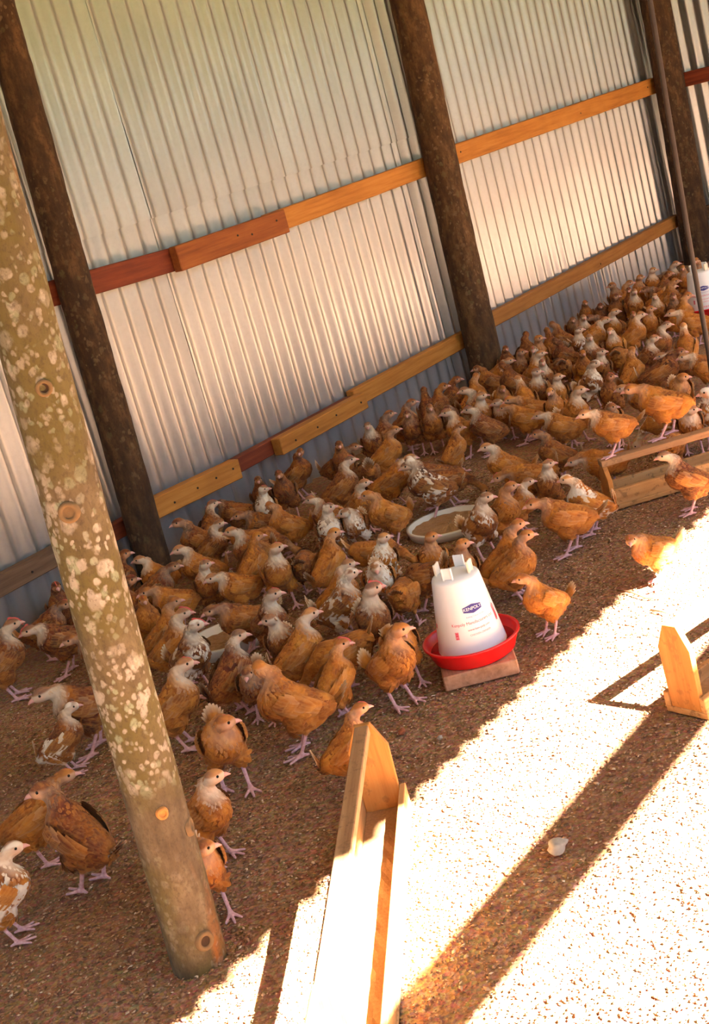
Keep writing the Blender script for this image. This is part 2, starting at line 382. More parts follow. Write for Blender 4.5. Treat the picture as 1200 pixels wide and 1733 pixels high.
# ------------------------------------------------------------------ wall rails
def rail(x0, x1, y0, y1, z0, z1, mk, label, nails=(), tiltz=0.0, group=None):
    o = obj('wooden_rail', box_bm(-(x1-x0)/2, (x1-x0)/2, -(y1-y0)/2, (y1-y0)/2, -(z1-z0)/2, (z1-z0)/2, .003), M[mk], None, ((x0+x1)/2, (y0+y1)/2, (z0+z1)/2), (0, tiltz, 0))
    bm = o.data
    tag(o, label, 'rail', group)
    for fx, fz in nails:
        nb = bmesh.new(); bmesh.ops.create_cone(nb, cap_ends=True, segments=8, radius1=.0045, radius2=.0035, depth=.003)
        obj('nail', nb, M['nail'], o, (fx*(x1-x0)/2, -(y1-y0)/2-.001, fz*(z1-z0)/2), (PI/2, 0, 0))
    return o
YB = -.012
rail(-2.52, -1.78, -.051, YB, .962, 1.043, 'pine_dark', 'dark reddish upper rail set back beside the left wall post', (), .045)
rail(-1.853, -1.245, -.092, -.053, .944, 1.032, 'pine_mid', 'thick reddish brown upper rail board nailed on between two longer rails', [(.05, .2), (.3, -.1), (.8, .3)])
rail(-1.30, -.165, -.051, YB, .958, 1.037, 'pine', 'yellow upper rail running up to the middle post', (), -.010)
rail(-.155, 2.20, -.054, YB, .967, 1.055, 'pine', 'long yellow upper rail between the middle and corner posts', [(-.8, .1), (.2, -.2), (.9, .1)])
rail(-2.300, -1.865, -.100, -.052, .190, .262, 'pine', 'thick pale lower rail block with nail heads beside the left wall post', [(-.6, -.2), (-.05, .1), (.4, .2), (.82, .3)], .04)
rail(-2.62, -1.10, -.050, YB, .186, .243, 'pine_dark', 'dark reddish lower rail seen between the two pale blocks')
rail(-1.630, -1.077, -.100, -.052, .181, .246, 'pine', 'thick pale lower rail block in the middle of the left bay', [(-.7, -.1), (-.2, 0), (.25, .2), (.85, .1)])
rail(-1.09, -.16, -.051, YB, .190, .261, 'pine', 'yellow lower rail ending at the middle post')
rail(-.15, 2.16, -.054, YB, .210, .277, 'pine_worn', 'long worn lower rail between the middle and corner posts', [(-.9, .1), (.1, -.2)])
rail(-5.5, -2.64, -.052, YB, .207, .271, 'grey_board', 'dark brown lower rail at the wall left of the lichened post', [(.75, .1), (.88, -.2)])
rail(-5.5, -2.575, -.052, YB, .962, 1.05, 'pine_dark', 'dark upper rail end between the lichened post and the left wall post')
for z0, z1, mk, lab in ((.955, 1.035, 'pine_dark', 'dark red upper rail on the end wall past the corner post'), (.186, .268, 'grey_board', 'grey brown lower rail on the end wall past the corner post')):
    o = obj('wooden_rail', box_bm(-2.1, 2.1, -.02, .02, -(z1-z0)/2, (z1-z0)/2, .003), M[mk], None, (2.367, -2.2, (z0+z1)/2), (0, 0, PI/2)); tag(o, lab, 'rail')

# ------------------------------------------------------------------ posts
def post(p0, p1, r0, r1, mk, label, seed, nseg=26, rough=.0035):
    rng = random.Random(seed); p0 = Vector(p0); p1 = Vector(p1); L = (p1-p0).length; d = (p1-p0).normalized()
    a = d.orthogonal().normalized(); b = d.cross(a); seg = 40; rings = []; bm = bmesh.new()
    ph = [rng.uniform(0, 6.28) for _ in range(8)]
    for j in range(nseg*3+1):
        t = j/(nseg*3); s = t*L; bend = Vector((math.sin(s*1.7+ph[0])*.004, math.sin(s*2.3+ph[1])*.004, 0)); r = r0 + (r1-r0)*t
        ring = []
        for k in range(seg):
            u = 2*PI*k/seg
            rr = r*(1 + .018*math.sin(2*u+ph[2]+s*.8) + .012*math.sin(3*u+ph[3]-s*1.6)) + rough*(.5*math.sin(5*u+s*9+ph[4])*math.sin(s*14+ph[5]+2*u) + rng.uniform(-.35, .35))
            ring.append(bm.verts.new(p0 + d*s + bend + (a*math.cos(u)+b*math.sin(u))*rr))
        rings.append(ring)
    for A, B in zip(rings[:-1], rings[1:]):
        for k in range(seg):
            f = bm.faces.new((A[k], A[(k+1) % seg], B[(k+1) % seg], B[k])); f.smooth = True
    bm.faces.new(rings[0][::-1]); bm.faces.new(rings[-1])
    bmesh.ops.translate(bm, verts=bm.verts, vec=-p0)
    o = obj('wooden_post', bm, M[mk], None, p0); tag(o, label, 'post'); return o
def lerp_post(x0, z0, x1, z1, y, zt=2.72):
    k = (x1-x0)/(z1-z0); return (x0 + k*(-.03-z0), y, -.03), (x0 + k*(zt-z0), y, zt)
a_, b_ = lerp_post(-2.393, .18, -2.312, 1.694, -.112); post(a_, b_, .0575, .053, 'dark_bark', 'dark rough-barked post at the wall behind the lichened post', 1)
a_, b_ = lerp_post(-.236, .259, -.167, 1.70, -.13); post(a_, b_, .077, .071, 'mottled_bark', 'mottled brown post in the middle of the corrugated wall', 2)
a_, b_ = lerp_post(2.092, .047, 2.206, 1.47, -.145); post(a_, b_, .086, .080, 'dark_bark', 'dark post in the far corner of the shed', 3)
FP0 = Vector((-3.937, -1.765, 0)); FPD = (Vector((-3.897, -1.812, 1.115)) - FP0) / 1.115
fpost = post(FP0 - FPD*.03, FP0 + FPD*2.40, .0495, .047, 'lichen_bark', 'near pole covered in pale lichen spots, standing in front of the flock', 4, rough=.002)
def knot(z, ang, r, heart=M['knot_heart'], ring=M['knot']):
    c = FP0 + FPD*z; base = math.atan2(CY-c.y, CX-c.x) + math.radians(ang)
    n = Vector((math.cos(base), math.sin(base), 0)); side = Vector((-n.y, n.x, 0)); bm = bmesh.new()
    prof = [(1.0, -.004), (.9, .003), (.68, .0045), (.52, .003), (.48, .0005)]; rr = []; sg = 18
    for q_, h in prof: rr.append([bm.verts.new(c - fpost.location + n*(.0465+h) + side*(math.cos(2*PI*i/sg)*r*q_) + Vector((0, 0, math.sin(2*PI*i/sg)*r*q_*1.05))) for i in range(sg)])
    for A, B in zip(rr[:-1], rr[1:]):
        for i in range(sg): bm.faces.new((A[i], A[(i+1) % sg], B[(i+1) % sg], B[i])).smooth = True
    k = obj('knot', bm, ring, fpost)
    bm = bmesh.new(); cv = bm.verts.new(c - fpost.location + n*.0462); ed = [bm.verts.new(c - fpost.location + n*.0475 + side*(math.cos(2*PI*i/sg)*r*.5) + Vector((0, 0, math.sin(2*PI*i/sg)*r*.52))) for i in range(sg)]
    for i in range(sg): bm.faces.new((ed[i], ed[(i+1) % sg], cv))
    obj('knot_heart', bm, heart, k)
knot(1.03, 3, .014); knot(.835, -14, .018, M['knot']); knot(.25, 72, .017); knot(.055, 22, .018); knot(.305, 6, .011, M['cut_wood'], M['cut_wood']); knot(1.27, -15, .013, M['pale_cut'], M['pale_cut'])
o = obj('slender_pole', tube_bm([(-1.10, -1.562, -.02), (-1.086, -1.575, .248), (-1.079, -1.584, .646), (-1.059, -1.606, 1.389), (-1.03, -1.64, 2.58)], .0085, 10), M['dark_pole'])
tag(o, 'thin dark brown pole in front of the far drinker and the corner post', 'pole')

# ------------------------------------------------------------------ wooden trough feeders
def feeder(loc, rz, L, W, H, label, bar_w=.028, side_h=.046, on_top=False, t=.014):
    root = empty('trough_feeder', loc, rz); tag(root, label, 'feeder', 'wooden trough feeders')
    obj('base_board', box_bm(0, L, -W/2, W/2, 0, t, .0015), M['feeder_wood'], root)
    for s in (-1, 1):
        obj('side_board', box_bm(-.001, L, s*W/2-(t if s > 0 else 0), s*W/2+(0 if s > 0 else t), t, side_h, .0015), M['feeder_wood'], root)
    w0, w1, wt = W/2-t-.001, W/2-t+.002, W*.16
    prof = [(-w0, t), (w0, t), (w1, H*.74), (wt, H), (-wt, H), (-w1, H*.74)]
    for x in (.001, L-t-.001):
        bm = bmesh.new(); A = [bm.verts.new((x, y, z)) for y, z in prof]; B = [bm.verts.new((x+t, y, z)) for y, z in prof]
        bm.faces.new(A[::-1]); bm.faces.new(B)
        for i in range(6): bm.faces.new((A[i], A[(i+1) % 6], B[(i+1) % 6], B[i]))
        bmesh.ops.recalc_face_normals(bm, faces=bm.faces)
        bmesh.ops.bevel(bm, geom=list(bm.edges), offset=.0012, segments=1, affect='EDGES')
        obj('end_board', bm, M['feeder_end'], root)
    z0 = H if on_top else H-.020; x0 = 0 if on_top else t+.002
    obj('perch_bar', box_bm(x0, L-x0, -bar_w/2, bar_w/2, z0, z0+.020, .002), M['feeder_bar'], root)
    fb = bmesh.new(); bmesh.ops.create_grid(fb, x_segments=30, y_segments=6, size=.5, matrix=Matrix.Translation((L/2, 0, t+.004)) @ Matrix.Diagonal((L-2*t-.004, W-2*t-.002, 1, 1)))
    for vv in fb.verts: vv.co.z += random.uniform(-.0015, .002)
    f = obj('feed', fb, M['feed'], root); f['kind'] = 'stuff'
    return root
feeder(F_NEAR[0], F_NEAR[1], .80, .100, .198, 'wooden trough feeder whose pointed end board stands between sunlight and shade', .028, .056, False, .012)
feeder(F_RIGHT[0], F_RIGHT[1], .80, .104, .198, 'wooden trough feeder in full sun, reaching out past the right edge')
feeder(F_FAR[0], F_FAR[1], .80, .112, .126, 'wooden trough feeder with two birds perched on its top bar', .040, .060, True)

# ------------------------------------------------------------------ drinkers
def wrap(me, rfun, ang0, z0, scale, off):
    for vv in me.vertices:
        z = z0 + vv.co.y*scale; r = rfun(z) + off; a = ang0 + vv.co.x*scale/r
        vv.co = (r*math.cos(a), r*math.sin(a), z)
    me.update()
def text_mesh(s, bold=False):
    cu = bpy.data.curves.new('lettering', 'FONT'); cu.body = s; cu.align_x = 'CENTER'; cu.align_y = 'CENTER'; cu.resolution_u = 3
    if bold: cu.offset = .0
    o = bpy.data.objects.new('lettering', cu); C.objects.link(o)
    me = bpy.data.meshes.new_from_object(o.evaluated_get(bpy.context.evaluated_depsgraph_get()))
    bpy.data.objects.remove(o); bpy.data.curves.remove(cu); return me
def poly_grid(poly, step=.12):
    """A flat outline cut into strips so that it can follow the curve of the drinker."""
    bm = bmesh.new(); bm.faces.new([bm.verts.new((x, y, 0)) for x, y in poly])
    lo, hi = min(p[0] for p in poly), max(p[0] for p in poly); x = lo + step
    while x < hi:
        bmesh.ops.bisect_plane(bm, geom=list(bm.verts)+list(bm.edges)+list(bm.faces), plane_co=(x, 0, 0), plane_no=(1, 0, 0)); x += step
    me = bpy.data.meshes.new('print'); bm.to_mesh(me); bm.free(); return me
def drinker(loc, face, label, second=False, block_rz=0.0):
    bh = .036
    blk = obj('wooden_block', box_bm(-.100, .100, -.088, .088, 0, bh, .003, 1), M['block'], None, (loc[0], loc[1], 0), (0, 0, block_rz))
    tag(blk, 'brown wooden block under the ' + ('far drinker by the dark pole' if second else 'white drinker with the red tray'), 'block', 'blocks under drinkers')
    root = empty('poultry_drinker', (loc[0], loc[1], bh)); tag(root, label, 'drinker', 'white drinkers with red trays')
    tray = [(.060, .0), (.092, .0), (.098, .004), (.113, .040), (.117, .042), (.117, .046), (.112, .0465), (.109, .042), (.096, .010), (.085, .008), (.02, .008)]
    tr = obj('tray', lathe_bm(tray, 64), M['red_plastic'], root)
    obj('water', lathe_bm([(.0, .0240), (.1015, .0240), (.1015, .0236), (.0, .0236)], 48, False), M['water'], tr)
    def rf(z): return .0835 + (.0570-.0835)*(z-.014)/(.196-.014)
    prof = [(.0855, .012), (.0855, .018), (rf(.02), .020)] + [(rf(z), z) for z in np.linspace(.03, .190, 10)] + [(.0568, .196), (.0545, .2005), (.048, .2035), (.025, .2075), (.001, .2085)]
    obj('tank', lathe_bm(prof, 72), M['white_plastic'], root)
    lip = obj('lip', lathe_bm([(.084, .012), (.0895, .012), (.0895, .0175), (.084, .0185)], 72, False), M['red_plastic'], root)
    for k in range(4):                                             # the four carrying lugs round the crown
        a = face + PI/4 + k*PI/2 + .35; bm = bmesh.new()
        for s in (-1, 1):
            box_bm(.0385, .0445, s*.011-.002, s*.011+.002, .198, .233, .001, 1, bm)
        box_bm(.0395, .0425, -.012, .012, .205, .233, .001, 1, bm)
        obj('lug', bm, M['lug_plastic'] if k in (0, 2) else M['white_plastic'], root, None, (0, 0, a))
    def put(me, ang, z, scale, mk, off=.0006, par=None, name='lettering'):
        wrap(me, rf, face + math.radians(ang), z, scale, off); return obj(name, me, M[mk], par or root)
    hexa = [(-1, .24), (0, .46), (1, .24), (1, -.24), (0, -.46), (-1, -.24)]
    logo = put(poly_grid(hexa, .1), 17, .1335, .0235, 'blue_print', name='logo_panel')
    put(text_mesh('KENPOLY', True), 17, .1340, .0104, 'white_print', .0011, logo)
    put(text_mesh('Adding Colour to Life'), 19, .1160, .0052, 'grey_print')
    put(text_mesh('Kenpoly Manufacturers Ltd.', True), 13, .1020, .0098, 'red_print')
    put(text_mesh('www.ken-poly.com'), 20, .0865, .0074, 'red_print')
    put(text_mesh('CHICKEN DRINKER' if not second else 'CHICKEN'), 20, .0740, .0062 if not second else .008, 'pink_print')
    sq = [(-.5, -1), (.5, -1), (.5, 1), (-.5, 1)]
    bx = put(poly_grid(sq, .2), -24, .0775, .0088, 'pink_print', name='mark_panel')
    for yy, hh in ((.55, .16), (.05, .2), (-.75, .12)):
        put(poly_grid([(-.36, yy-hh), (.3, yy-hh+.05), (.36, yy+hh), (-.25, yy+hh)], .2), -24, .0775, .0088, 'red_print', .0011, bx, 'mark')
    pic = put(poly_grid([(-.5, -1.6), (.2, -1.9), (.6, -.9), (.45, 0), (.6, 1.2), (.1, 1.7), (-.45, 1.1), (-.3, .1)], .2), 68, .1010, .0125, 'pink_print', name='picture_panel')
    put(poly_grid([(-.3, -1.4), (.2, -1.5), (.4, -.4), (.1, .8), (-.2, .3)], .2), 68, .1010, .0125, 'red_print', .0011, pic, 'mark')
    if second: put(text_mesh('DRINKER', True), 12, .052, .0125, 'red_print')
    else: put(poly_grid([(-.5, -.6), (.5, -.8), (.6, .6), (-.4, .9)], .2), -78, .094, .008, 'red_print', name='mark')
    return root
drinker((-2.84, -1.67), math.radians(-142.2), 'white poultry drinker with red tray and blue logo, before the flock', False, math.radians(38))
drinker((0.486, -0.874), math.radians(-170), 'far white poultry drinker with red tray, cut by the right edge', True, math.radians(20))

# ------------------------------------------------------------------ flat round feed trays
def feed_tray(loc, r, rim_h, label, rimmat, tilt=0.0):
    root = empty('feed_tray', loc); tag(root, label, 'feed tray', 'round feed trays'); root.rotation_euler = (tilt, 0, .4)
    obj('rim', lathe_bm([(r-.012, .0), (r, .0), (r+.006, rim_h), (r+.006, rim_h+.004), (r-.004, rim_h+.004), (r-.010, .005), (0.01, .005)], 64), M[rimmat], root)
    bm = bmesh.new(); ring = [bm.verts.new((0, 0, .012))]; prev = None
    for k in range(1, 9):
        q_ = [bm.verts.new(((r-.008)*k/8*math.cos(2*PI*i/40), (r-.008)*k/8*math.sin(2*PI*i/40), .012+random.uniform(-.0025, .003))) for i in range(40)]
        for i in range(40):
            if prev is None: bm.faces.new((ring[0], q_[i], q_[(i+1) % 40]))
            else: bm.faces.new((prev[i], q_[i], q_[(i+1) % 40], prev[(i+1) % 40]))
        prev = q_
    f = obj('feed', bm, M['feed'], root); f['kind'] = 'stuff'
feed_tray((-1.955, -1.011, 0), .128, .022, 'round white-rimmed feed tray on the litter among the flock behind the drinker', 'tray_rim')
feed_tray((-2.80, -.80, 0), .105, .030, 'small round feed tray half hidden by birds right of the lichened post', 'tray_rim')

# ------------------------------------------------------------------ small things on the litter
def lump(name, loc, r, mk, label, cat, seed, sq=(1, 1, .6)):
    bm = bmesh.new(); bmesh.ops.create_icosphere(bm, subdivisions=3, radius=1); rr = random.Random(seed); ph = [rr.uniform(0, 6) for _ in range(6)]
    for vv in bm.verts:
        n_ = 1 + .18*math.sin(3*vv.co.x+ph[0])*math.cos(2.5*vv.co.y+ph[1]) + .12*math.sin(6*vv.co.z+ph[2]+4*vv.co.x) + rr.uniform(-.03, .03)
        vv.co = Vector((vv.co.x*sq[0], vv.co.y*sq[1], vv.co.z*sq[2]))*n_*r
    for f in bm.faces: f.smooth = True
    tag(obj(name, bm, M[mk], None, (loc[0], loc[1], r*sq[2]*.75)), label, cat)
for a in SMALL: lump(*a)
for tpts, lab in TWIGS:
    o = obj('twig', tube_bm([(x, y, z) for x, y, z in tpts], [.0022, .0026, .0022, .0014][:len(tpts)], 7), M['twig']); tag(o, lab, 'twig')

def chips(n, x0, x1, y0, y1, s0, s1, seed):
    r = np.random.default_rng(seed); x = r.uniform(x0, x1, n); y = r.uniform(y0, y1, n); s = r.uniform(s0, s1, n)*r.choice([.7, 1, 1, 1.5], n)
    base = np.array([(1, 0, 0), (0, .6, .0), (-1, 0, 0), (0, -.6, .0), (0, 0, .32), (0, 0, -.3)])
    yaw = r.uniform(0, 6.28, n); tl = r.uniform(-.28, .28, n)
    c, sn = np.cos(yaw), np.sin(yaw); ct, st = np.cos(tl), np.sin(tl)
    P = base[None]*s[:, None, None]*(1+r.uniform(-.3, .3, (n, 6, 1)))
    X = P[..., 0]*ct[:, None] - P[..., 2]*st[:, None]; Z = P[..., 0]*st[:, None] + P[..., 2]*ct[:, None]; Y = P[..., 1]
    V = np.stack([x[:, None] + X*c[:, None] - Y*sn[:, None], y[:, None] + X*sn[:, None] + Y*c[:, None], Z + (s*.22)[:, None] - .002], -1)
    tri = np.array([(0, 1, 4), (1, 2, 4), (2, 3, 4), (3, 0, 4), (1, 0, 5), (2, 1, 5), (3, 2, 5), (0, 3, 5)])
    F = (tri[None] + (np.arange(n)*6)[:, None, None]).reshape(-1, 3)
    me = bpy.data.meshes.new('litter'); me.vertices.add(n*6); me.vertices.foreach_set('co', V.reshape(-1)); me.loops.add(F.size); me.polygons.add(len(F))
    me.polygons.foreach_set('loop_start', np.arange(0, F.size, 3)); me.loops.foreach_set('vertex_index', F.reshape(-1).astype(np.int32)); me.update(calc_edges=True)
    at = me.attributes.new('shade', 'FLOAT', 'POINT'); at.data.foreach_set('value', np.repeat(r.beta(2, 2.6, n), 6).astype(np.float32))
    return me
lt = obj('litter', chips(125000, -4.5, -1.3, -3.05, -.3, .0020, .0046, 3), M['chips']); lt['kind'] = 'stuff'; lt['label'] = 'brown husk litter strewn loosely over the shed floor'; lt['category'] = 'litter'

BIRDS = [   # x, y, z, heading, size, neck, head turn, plumage, label
    (-3.170, -0.294, 0.0, -0.52, 1.17, 'a', 0, 'rw', "russet pullet at the frame's left edge by the corrugated wall, red comb showing"),
    (-3.003, -0.352, 0.0, 2.70, 1.05, 'n', 0, 'dw', 'dark russet pullet turning its white face left below the red-combed bird at the left edge'),
    (-2.810, -0.132, 0.0, -2.07, 1.05, 'a', 0, 'dd', 'dark russet pullet facing us, third from left in wall-side row at left post'),
    (-2.921, -0.184, 0.0, -0.85, 1.00, 'n', 0, 'rb', 'russet pullet looking right, fourth from left in wall-side row at left post'),
    (-3.031, -0.559, 0.0, 2.74, 1.02, 'n', 0, 'rb', 'russet pullet looking left, first from left in second row from wall at left post'),
    (-3.360, -0.868, 0.0, 2.74, 1.20, 'n', 0, 'rw', 'russet pullet half behind the lichened post with feet planted right of the standing mottled one'),
    (-3.468, -0.894, 0.0, -0.62, 0.88, 'a', 0, 'rwm', 'mottled russet pullet with pale neck and ruffled cream tail, left of the lichened post'),
    (-3.771, -1.170, 0.0, -0.55, 1.07, 'n', 0, 'gb', "golden pullet at lower left, its face crossing behind a russet neighbour's head"),
    (-3.819, -1.363, 0.0, 1.55, 1.17, 'a', 50, 'rb', 'russet pullet at lower left with its back to us, head turned left over another'),
    (-4.000, -1.334, 0.0, -0.63, 0.99, 'a', 0, 'gwm', "mottled golden pullet cut by the frame's lower left edge, showing a pale neck and feet"),
    (-2.850, -0.563, 0.0, -2.12, 0.96, 'a', 0, 'gd', 'golden pullet facing us, third from left in second row from wall at left post'),
    (-2.722, -0.544, 0.0, 2.60, 0.96, 'n', 0, 'gb', 'golden pullet looking left, fourth from left in second row from wall at left post'),
    (-2.925, -0.714, 0.0, -0.64, 0.96, 'a', 0, 'gb', 'golden pullet looking right, fourth from left in third row from wall at left post'),
    (-3.016, -0.839, 0.0, -0.94, 1.04, 'a', 0, 'gw', 'golden pullet with white face just right of the lichened post, beside the red-combed mottled one'),
    (-3.064, -0.949, 0.0, -1.63, 1.07, 'a', 50, 'rwm', "mottled russet pullet with red comb, in front of the small feed tray's rim"),
    (-2.835, -0.930, 0.0, 2.65, 1.04, 'n', 0, 'rb', "russet pullet looking left over the small feed tray's right end"),
    (-3.310, -1.131, 0.0, -0.79, 1.09, 'a', 0, 'gw', 'golden pullet standing tall right of the lichened post, below the small feed tray'),
    (-3.442, -1.414, 0.0, -2.25, 1.20, 'n', 95, 'gb', 'golden pullet below the small feed tray, raising a ruffled tail, right of the lichened post'),
    (-3.135, -1.159, 0.0, -0.11, 1.05, 'a', -50, 'dw', 'dark russet pullet dark, stretching up with a white face right of the small feed tray'),
    (-2.281, -0.242, 0.0, 2.52, 1.06, 'a', 0, 'rb', 'russet pullet looking left, eighth from left in wall-side row at left post'),
    (-2.160, -0.173, 0.0, 0.23, 0.98, 'a', -50, 'rw', 'russet pullet looking right, first from left in wall-side row before middle post'),
    (-1.992, -0.142, 0.0, 2.32, 0.96, 'n', 0, 'rb', 'russet pullet looking left, second from left in wall-side row before middle post'),
    (-2.314, -0.318, 0.0, -0.92, 0.95, 'a', 0, 'rw', 'russet pullet looking right, ninth from left in wall-side row at left post'),
    (-2.142, -0.415, 0.0, 2.28, 1.01, 'n', 0, 'rb', 'russet pullet looking left, first from left in second row from wall before middle post'),
    (-2.365, -0.551, 0.0, -3.35, 1.02, 'a', -50, 'rw', 'russet pullet looking left, seventh from left in second row from wall at left post'),
    (-2.466, -0.640, 0.0, -0.07, 0.98, 'a', -50, 'gd', 'golden pullet looking right, eighth from left in second row from wall at left post'),
    (-2.491, -0.443, 0.0, 2.58, 1.00, 'a', 0, 'gw', 'golden pullet looking left, fifth from left in second row from wall at left post'),
    (-2.658, -0.400, 0.0, -0.80, 1.00, 'n', 0, 'db', 'dark russet pullet looking right, seventh from left in wall-side row at left post'),
    (-2.620, -0.587, 0.0, -2.19, 0.95, 'a', 95, 'rw', 'russet pullet looking right, sixth from left in second row from wall at left post'),
    (-2.611, -0.710, 0.0, 2.64, 0.94, 'n', 0, 'gw', "golden pullet holding its pale striped tail upright, right of the left wall post's foot"),
    (-2.547, -0.816, 0.0, -2.23, 1.09, 'a', 95, 'gw', 'golden pullet facing us with white head and pale breast in a flock gap'),
    (-2.858, -1.049, 0.0, -1.79, 1.03, 'a', 50, 'dw', 'dark russet pullet looking right, sixth from left in fourth row from wall at left post'),
    (-2.606, -0.187, 0.0, 0.05, 1.01, 'a', -50, 'rd', 'russet pullet looking right, fifth from left in wall-side row at left post'),
    (-2.535, -0.287, 0.0, -3.28, 0.95, 'a', -50, 'gw', 'golden pullet against the foot of the left wall post'),
    (-2.812, -0.414, 0.0, -0.83, 1.05, 'a', 0, 'rd', 'russet pullet looking right, second from left in second row from wall at left post'),
    (-2.954, -1.178, 0.0, -2.49, 1.03, 'a', -95, 'rw', 'russet pullet with white neck turned left, behind the tall golden one'),
    (-3.009, -1.279, 0.0, -0.58, 1.05, 'a', 0, 'gw', 'golden pullet upright between the small feed tray and the white drinker'),
    (-3.122, -1.476, 0.0, -0.11, 0.96, 'a', -50, 'gb', 'golden pullet with red comb, standing tall left of the white drinker'),
    (-3.272, -1.474, 0.0, 2.40, 1.20, 'a', -95, 'gb', "golden pullet large, turning its head away, left of the wooden feeder's pointed end board"),
    (-3.156, -1.258, 0.0, -2.51, 1.00, 'n', 0, 'rb', 'russet pullet facing us, fifth from left in fourth row from wall at left post'),
    (-3.374, -1.707, 0.0, -0.68, 0.89, 'a', 0, 'gb', 'golden pullet behind the pointed end board of the feeder in the sun'),
    (-2.999, -1.398, 0.0, 2.14, 1.05, 'p', 0, 'gd', 'golden pullet pecking, sixth from left in outermost row at left post'),
    (-1.616, -0.125, 0.0, -1.03, 0.98, 'a', -95, 'rd', 'russet pullet facing us, sixth from left in wall-side row before middle post'),
    (-1.561, -0.310, 0.0, -2.36, 1.05, 'a', 0, 'rd', 'russet pullet facing us, seventh from left in wall-side row before middle post'),
    (-1.839, -0.253, 0.0, -2.45, 1.05, 'a', 0, 'rd', 'russet pullet facing us, fifth from left in wall-side row before middle post'),
    (-1.850, -0.149, 0.0, -2.33, 0.98, 'a', 0, 'rd', 'russet pullet facing us, fourth from left in wall-side row before middle post'),
    (-1.961, -0.261, 0.0, -2.44, 0.96, 'a', 95, 'rwm', 'mottled russet pullet looking right, third from left in wall-side row before middle post'),
    (-1.540, -0.275, 0.0, -1.07, 0.96, 'n', 0, 'db', 'dark russet pullet looking right, eighth from left in wall-side row before middle post'),
    (-1.817, -0.497, 0.0, -0.76, 1.06, 'a', 0, 'rw', 'russet pullet looking right, fourth from left in second row from wall before middle post'),
    (-2.074, -0.644, 0.0, 2.16, 0.95, 'a', 0, 'rw', 'russet pullet looking left, third from left in second row from wall before middle post'),
    (-2.143, -0.515, 0.0, 2.59, 1.00, 'a', -95, 'gb', 'golden pullet facing away, second from left in second row from wall before middle post'),
    (-1.983, -0.695, 0.0, -1.68, 0.97, 'a', 50, 'gw', 'golden pullet looking right, fifth from left in second row from wall before middle post'),
    (-2.214, -0.756, 0.0, -2.36, 1.04, 'a', 95, 'rwm', 'mottled russet pullet looking right, first from left in third row from wall before middle post'),
    (-2.462, -0.943, 0.0, -0.07, 0.99, 'a', -50, 'gb', 'golden pullet with its golden back to us and its pink face turned back, mid flock'),
    (-2.087, -0.892, 0.0, 2.83, 1.05, 'a', -50, 'gb', 'golden pullet looking left beside the round white-rimmed feed tray'),
    (-2.145, -0.805, 0.0, -2.65, 1.00, 'n', -95, 'rwm', 'mottled russet pullet looking left, second from left in third row from wall before middle post'),
    (-2.436, -1.125, 0.0, -2.27, 0.96, 'a', 95, 'ww', 'whitish pullet with a long white neck, in front of the round feed tray'),
    (-1.676, -0.509, 0.0, 0.82, 1.05, 'p', 0, 'rb', 'russet pullet pecking, sixth from left in second row from wall before middle post'),
    (-1.761, -0.680, 0.0, -0.84, 1.03, 'n', 0, 'gw', 'golden pullet looking right, eighth from left in second row from wall before middle post'),
    (-2.457, -0.844, 0.0, 0.58, 0.99, 'p', 0, 'rd', 'russet pullet pecking, ninth from left in third row from wall at left post'),
    (-2.275, -0.501, 0.0, -0.97, 1.04, 'p', 0, 'rb', 'russet pullet pecking, ninth from left in second row from wall at left post'),
    (-2.683, -1.149, 0.0, -0.94, 0.99, 'a', 0, 'gw', 'golden pullet looking right, tenth from left in fourth row from wall at left post'),
    (-2.750, -1.214, 0.0, -1.37, 1.04, 'a', 50, 'rwm', 'mottled russet pullet looking right, ninth from left in fourth row from wall at left post'),
    (-2.845, -1.388, 0.0, -2.20, 1.16, 'a', 95, 'rw', "russet pullet with red comb, left of the drinker's white body"),
    (-2.579, -1.214, 0.0, -2.43, 1.03, 'n', 0, 'wwm', 'whitish pullet facing us, eleventh from left in fourth row from wall at left post'),
    (-2.432, -1.294, 0.0, -2.47, 0.97, 'a', 95, 'gb', 'golden pullet looking right, fifteenth from left in fourth row from wall at left post'),
    (-2.356, -1.040, 0.0, -0.93, 0.96, 'p', 0, 'gd', 'golden pullet pecking, thirteenth from left in fourth row from wall at left post'),
    (-3.042, -1.587, 0.0, -1.72, 1.08, 'a', 50, 'gb', 'golden pullet standing with feet apart right against the red tray of the drinker'),
    (-2.940, -1.535, 0.0, -2.23, 1.02, 'n', 0, 'gb', "golden pullet half hidden behind the bird at the drinker's left side"),
    (-2.535, -1.337, 0.0, 1.48, 0.98, 'p', 0, 'rd', 'russet pullet pecking, fourteenth from left in fourth row from wall at left post'),
    (-2.641, -1.336, 0.0, 0.48, 0.97, 'p', 0, 'gd', 'golden pullet pecking, sixteenth from left in fourth row from wall at left post'),
    (-1.274, -0.282, 0.0, -0.76, 1.04, 'a', 0, 'db', 'dark russet pullet looking right, tenth from left in wall-side row before middle post'),
    (-1.322, -0.276, 0.0, -2.52, 1.03, 'a', 0, 'rw', 'russet pullet facing us, ninth from left in wall-side row before middle post'),
    (-1.459, -0.437, 0.0, -0.76, 1.02, 'a', 0, 'gb', 'golden pullet looking right, seventh from left in second row from wall before middle post'),
    (-1.104, -0.269, 0.0, -0.84, 1.03, 'a', 0, 'rb', 'russet pullet looking right, eleventh from left in wall-side row before middle post'),
    (-0.953, -0.290, 0.0, 0.58, 1.02, 'a', 0, 'dd', 'dark russet pullet facing away, twelfth from left in wall-side row before middle post'),
    (-1.174, -0.362, 0.0, -2.60, 1.00, 'a', 0, 'rb', 'russet pullet facing us, thirteenth from left in wall-side row before middle post'),
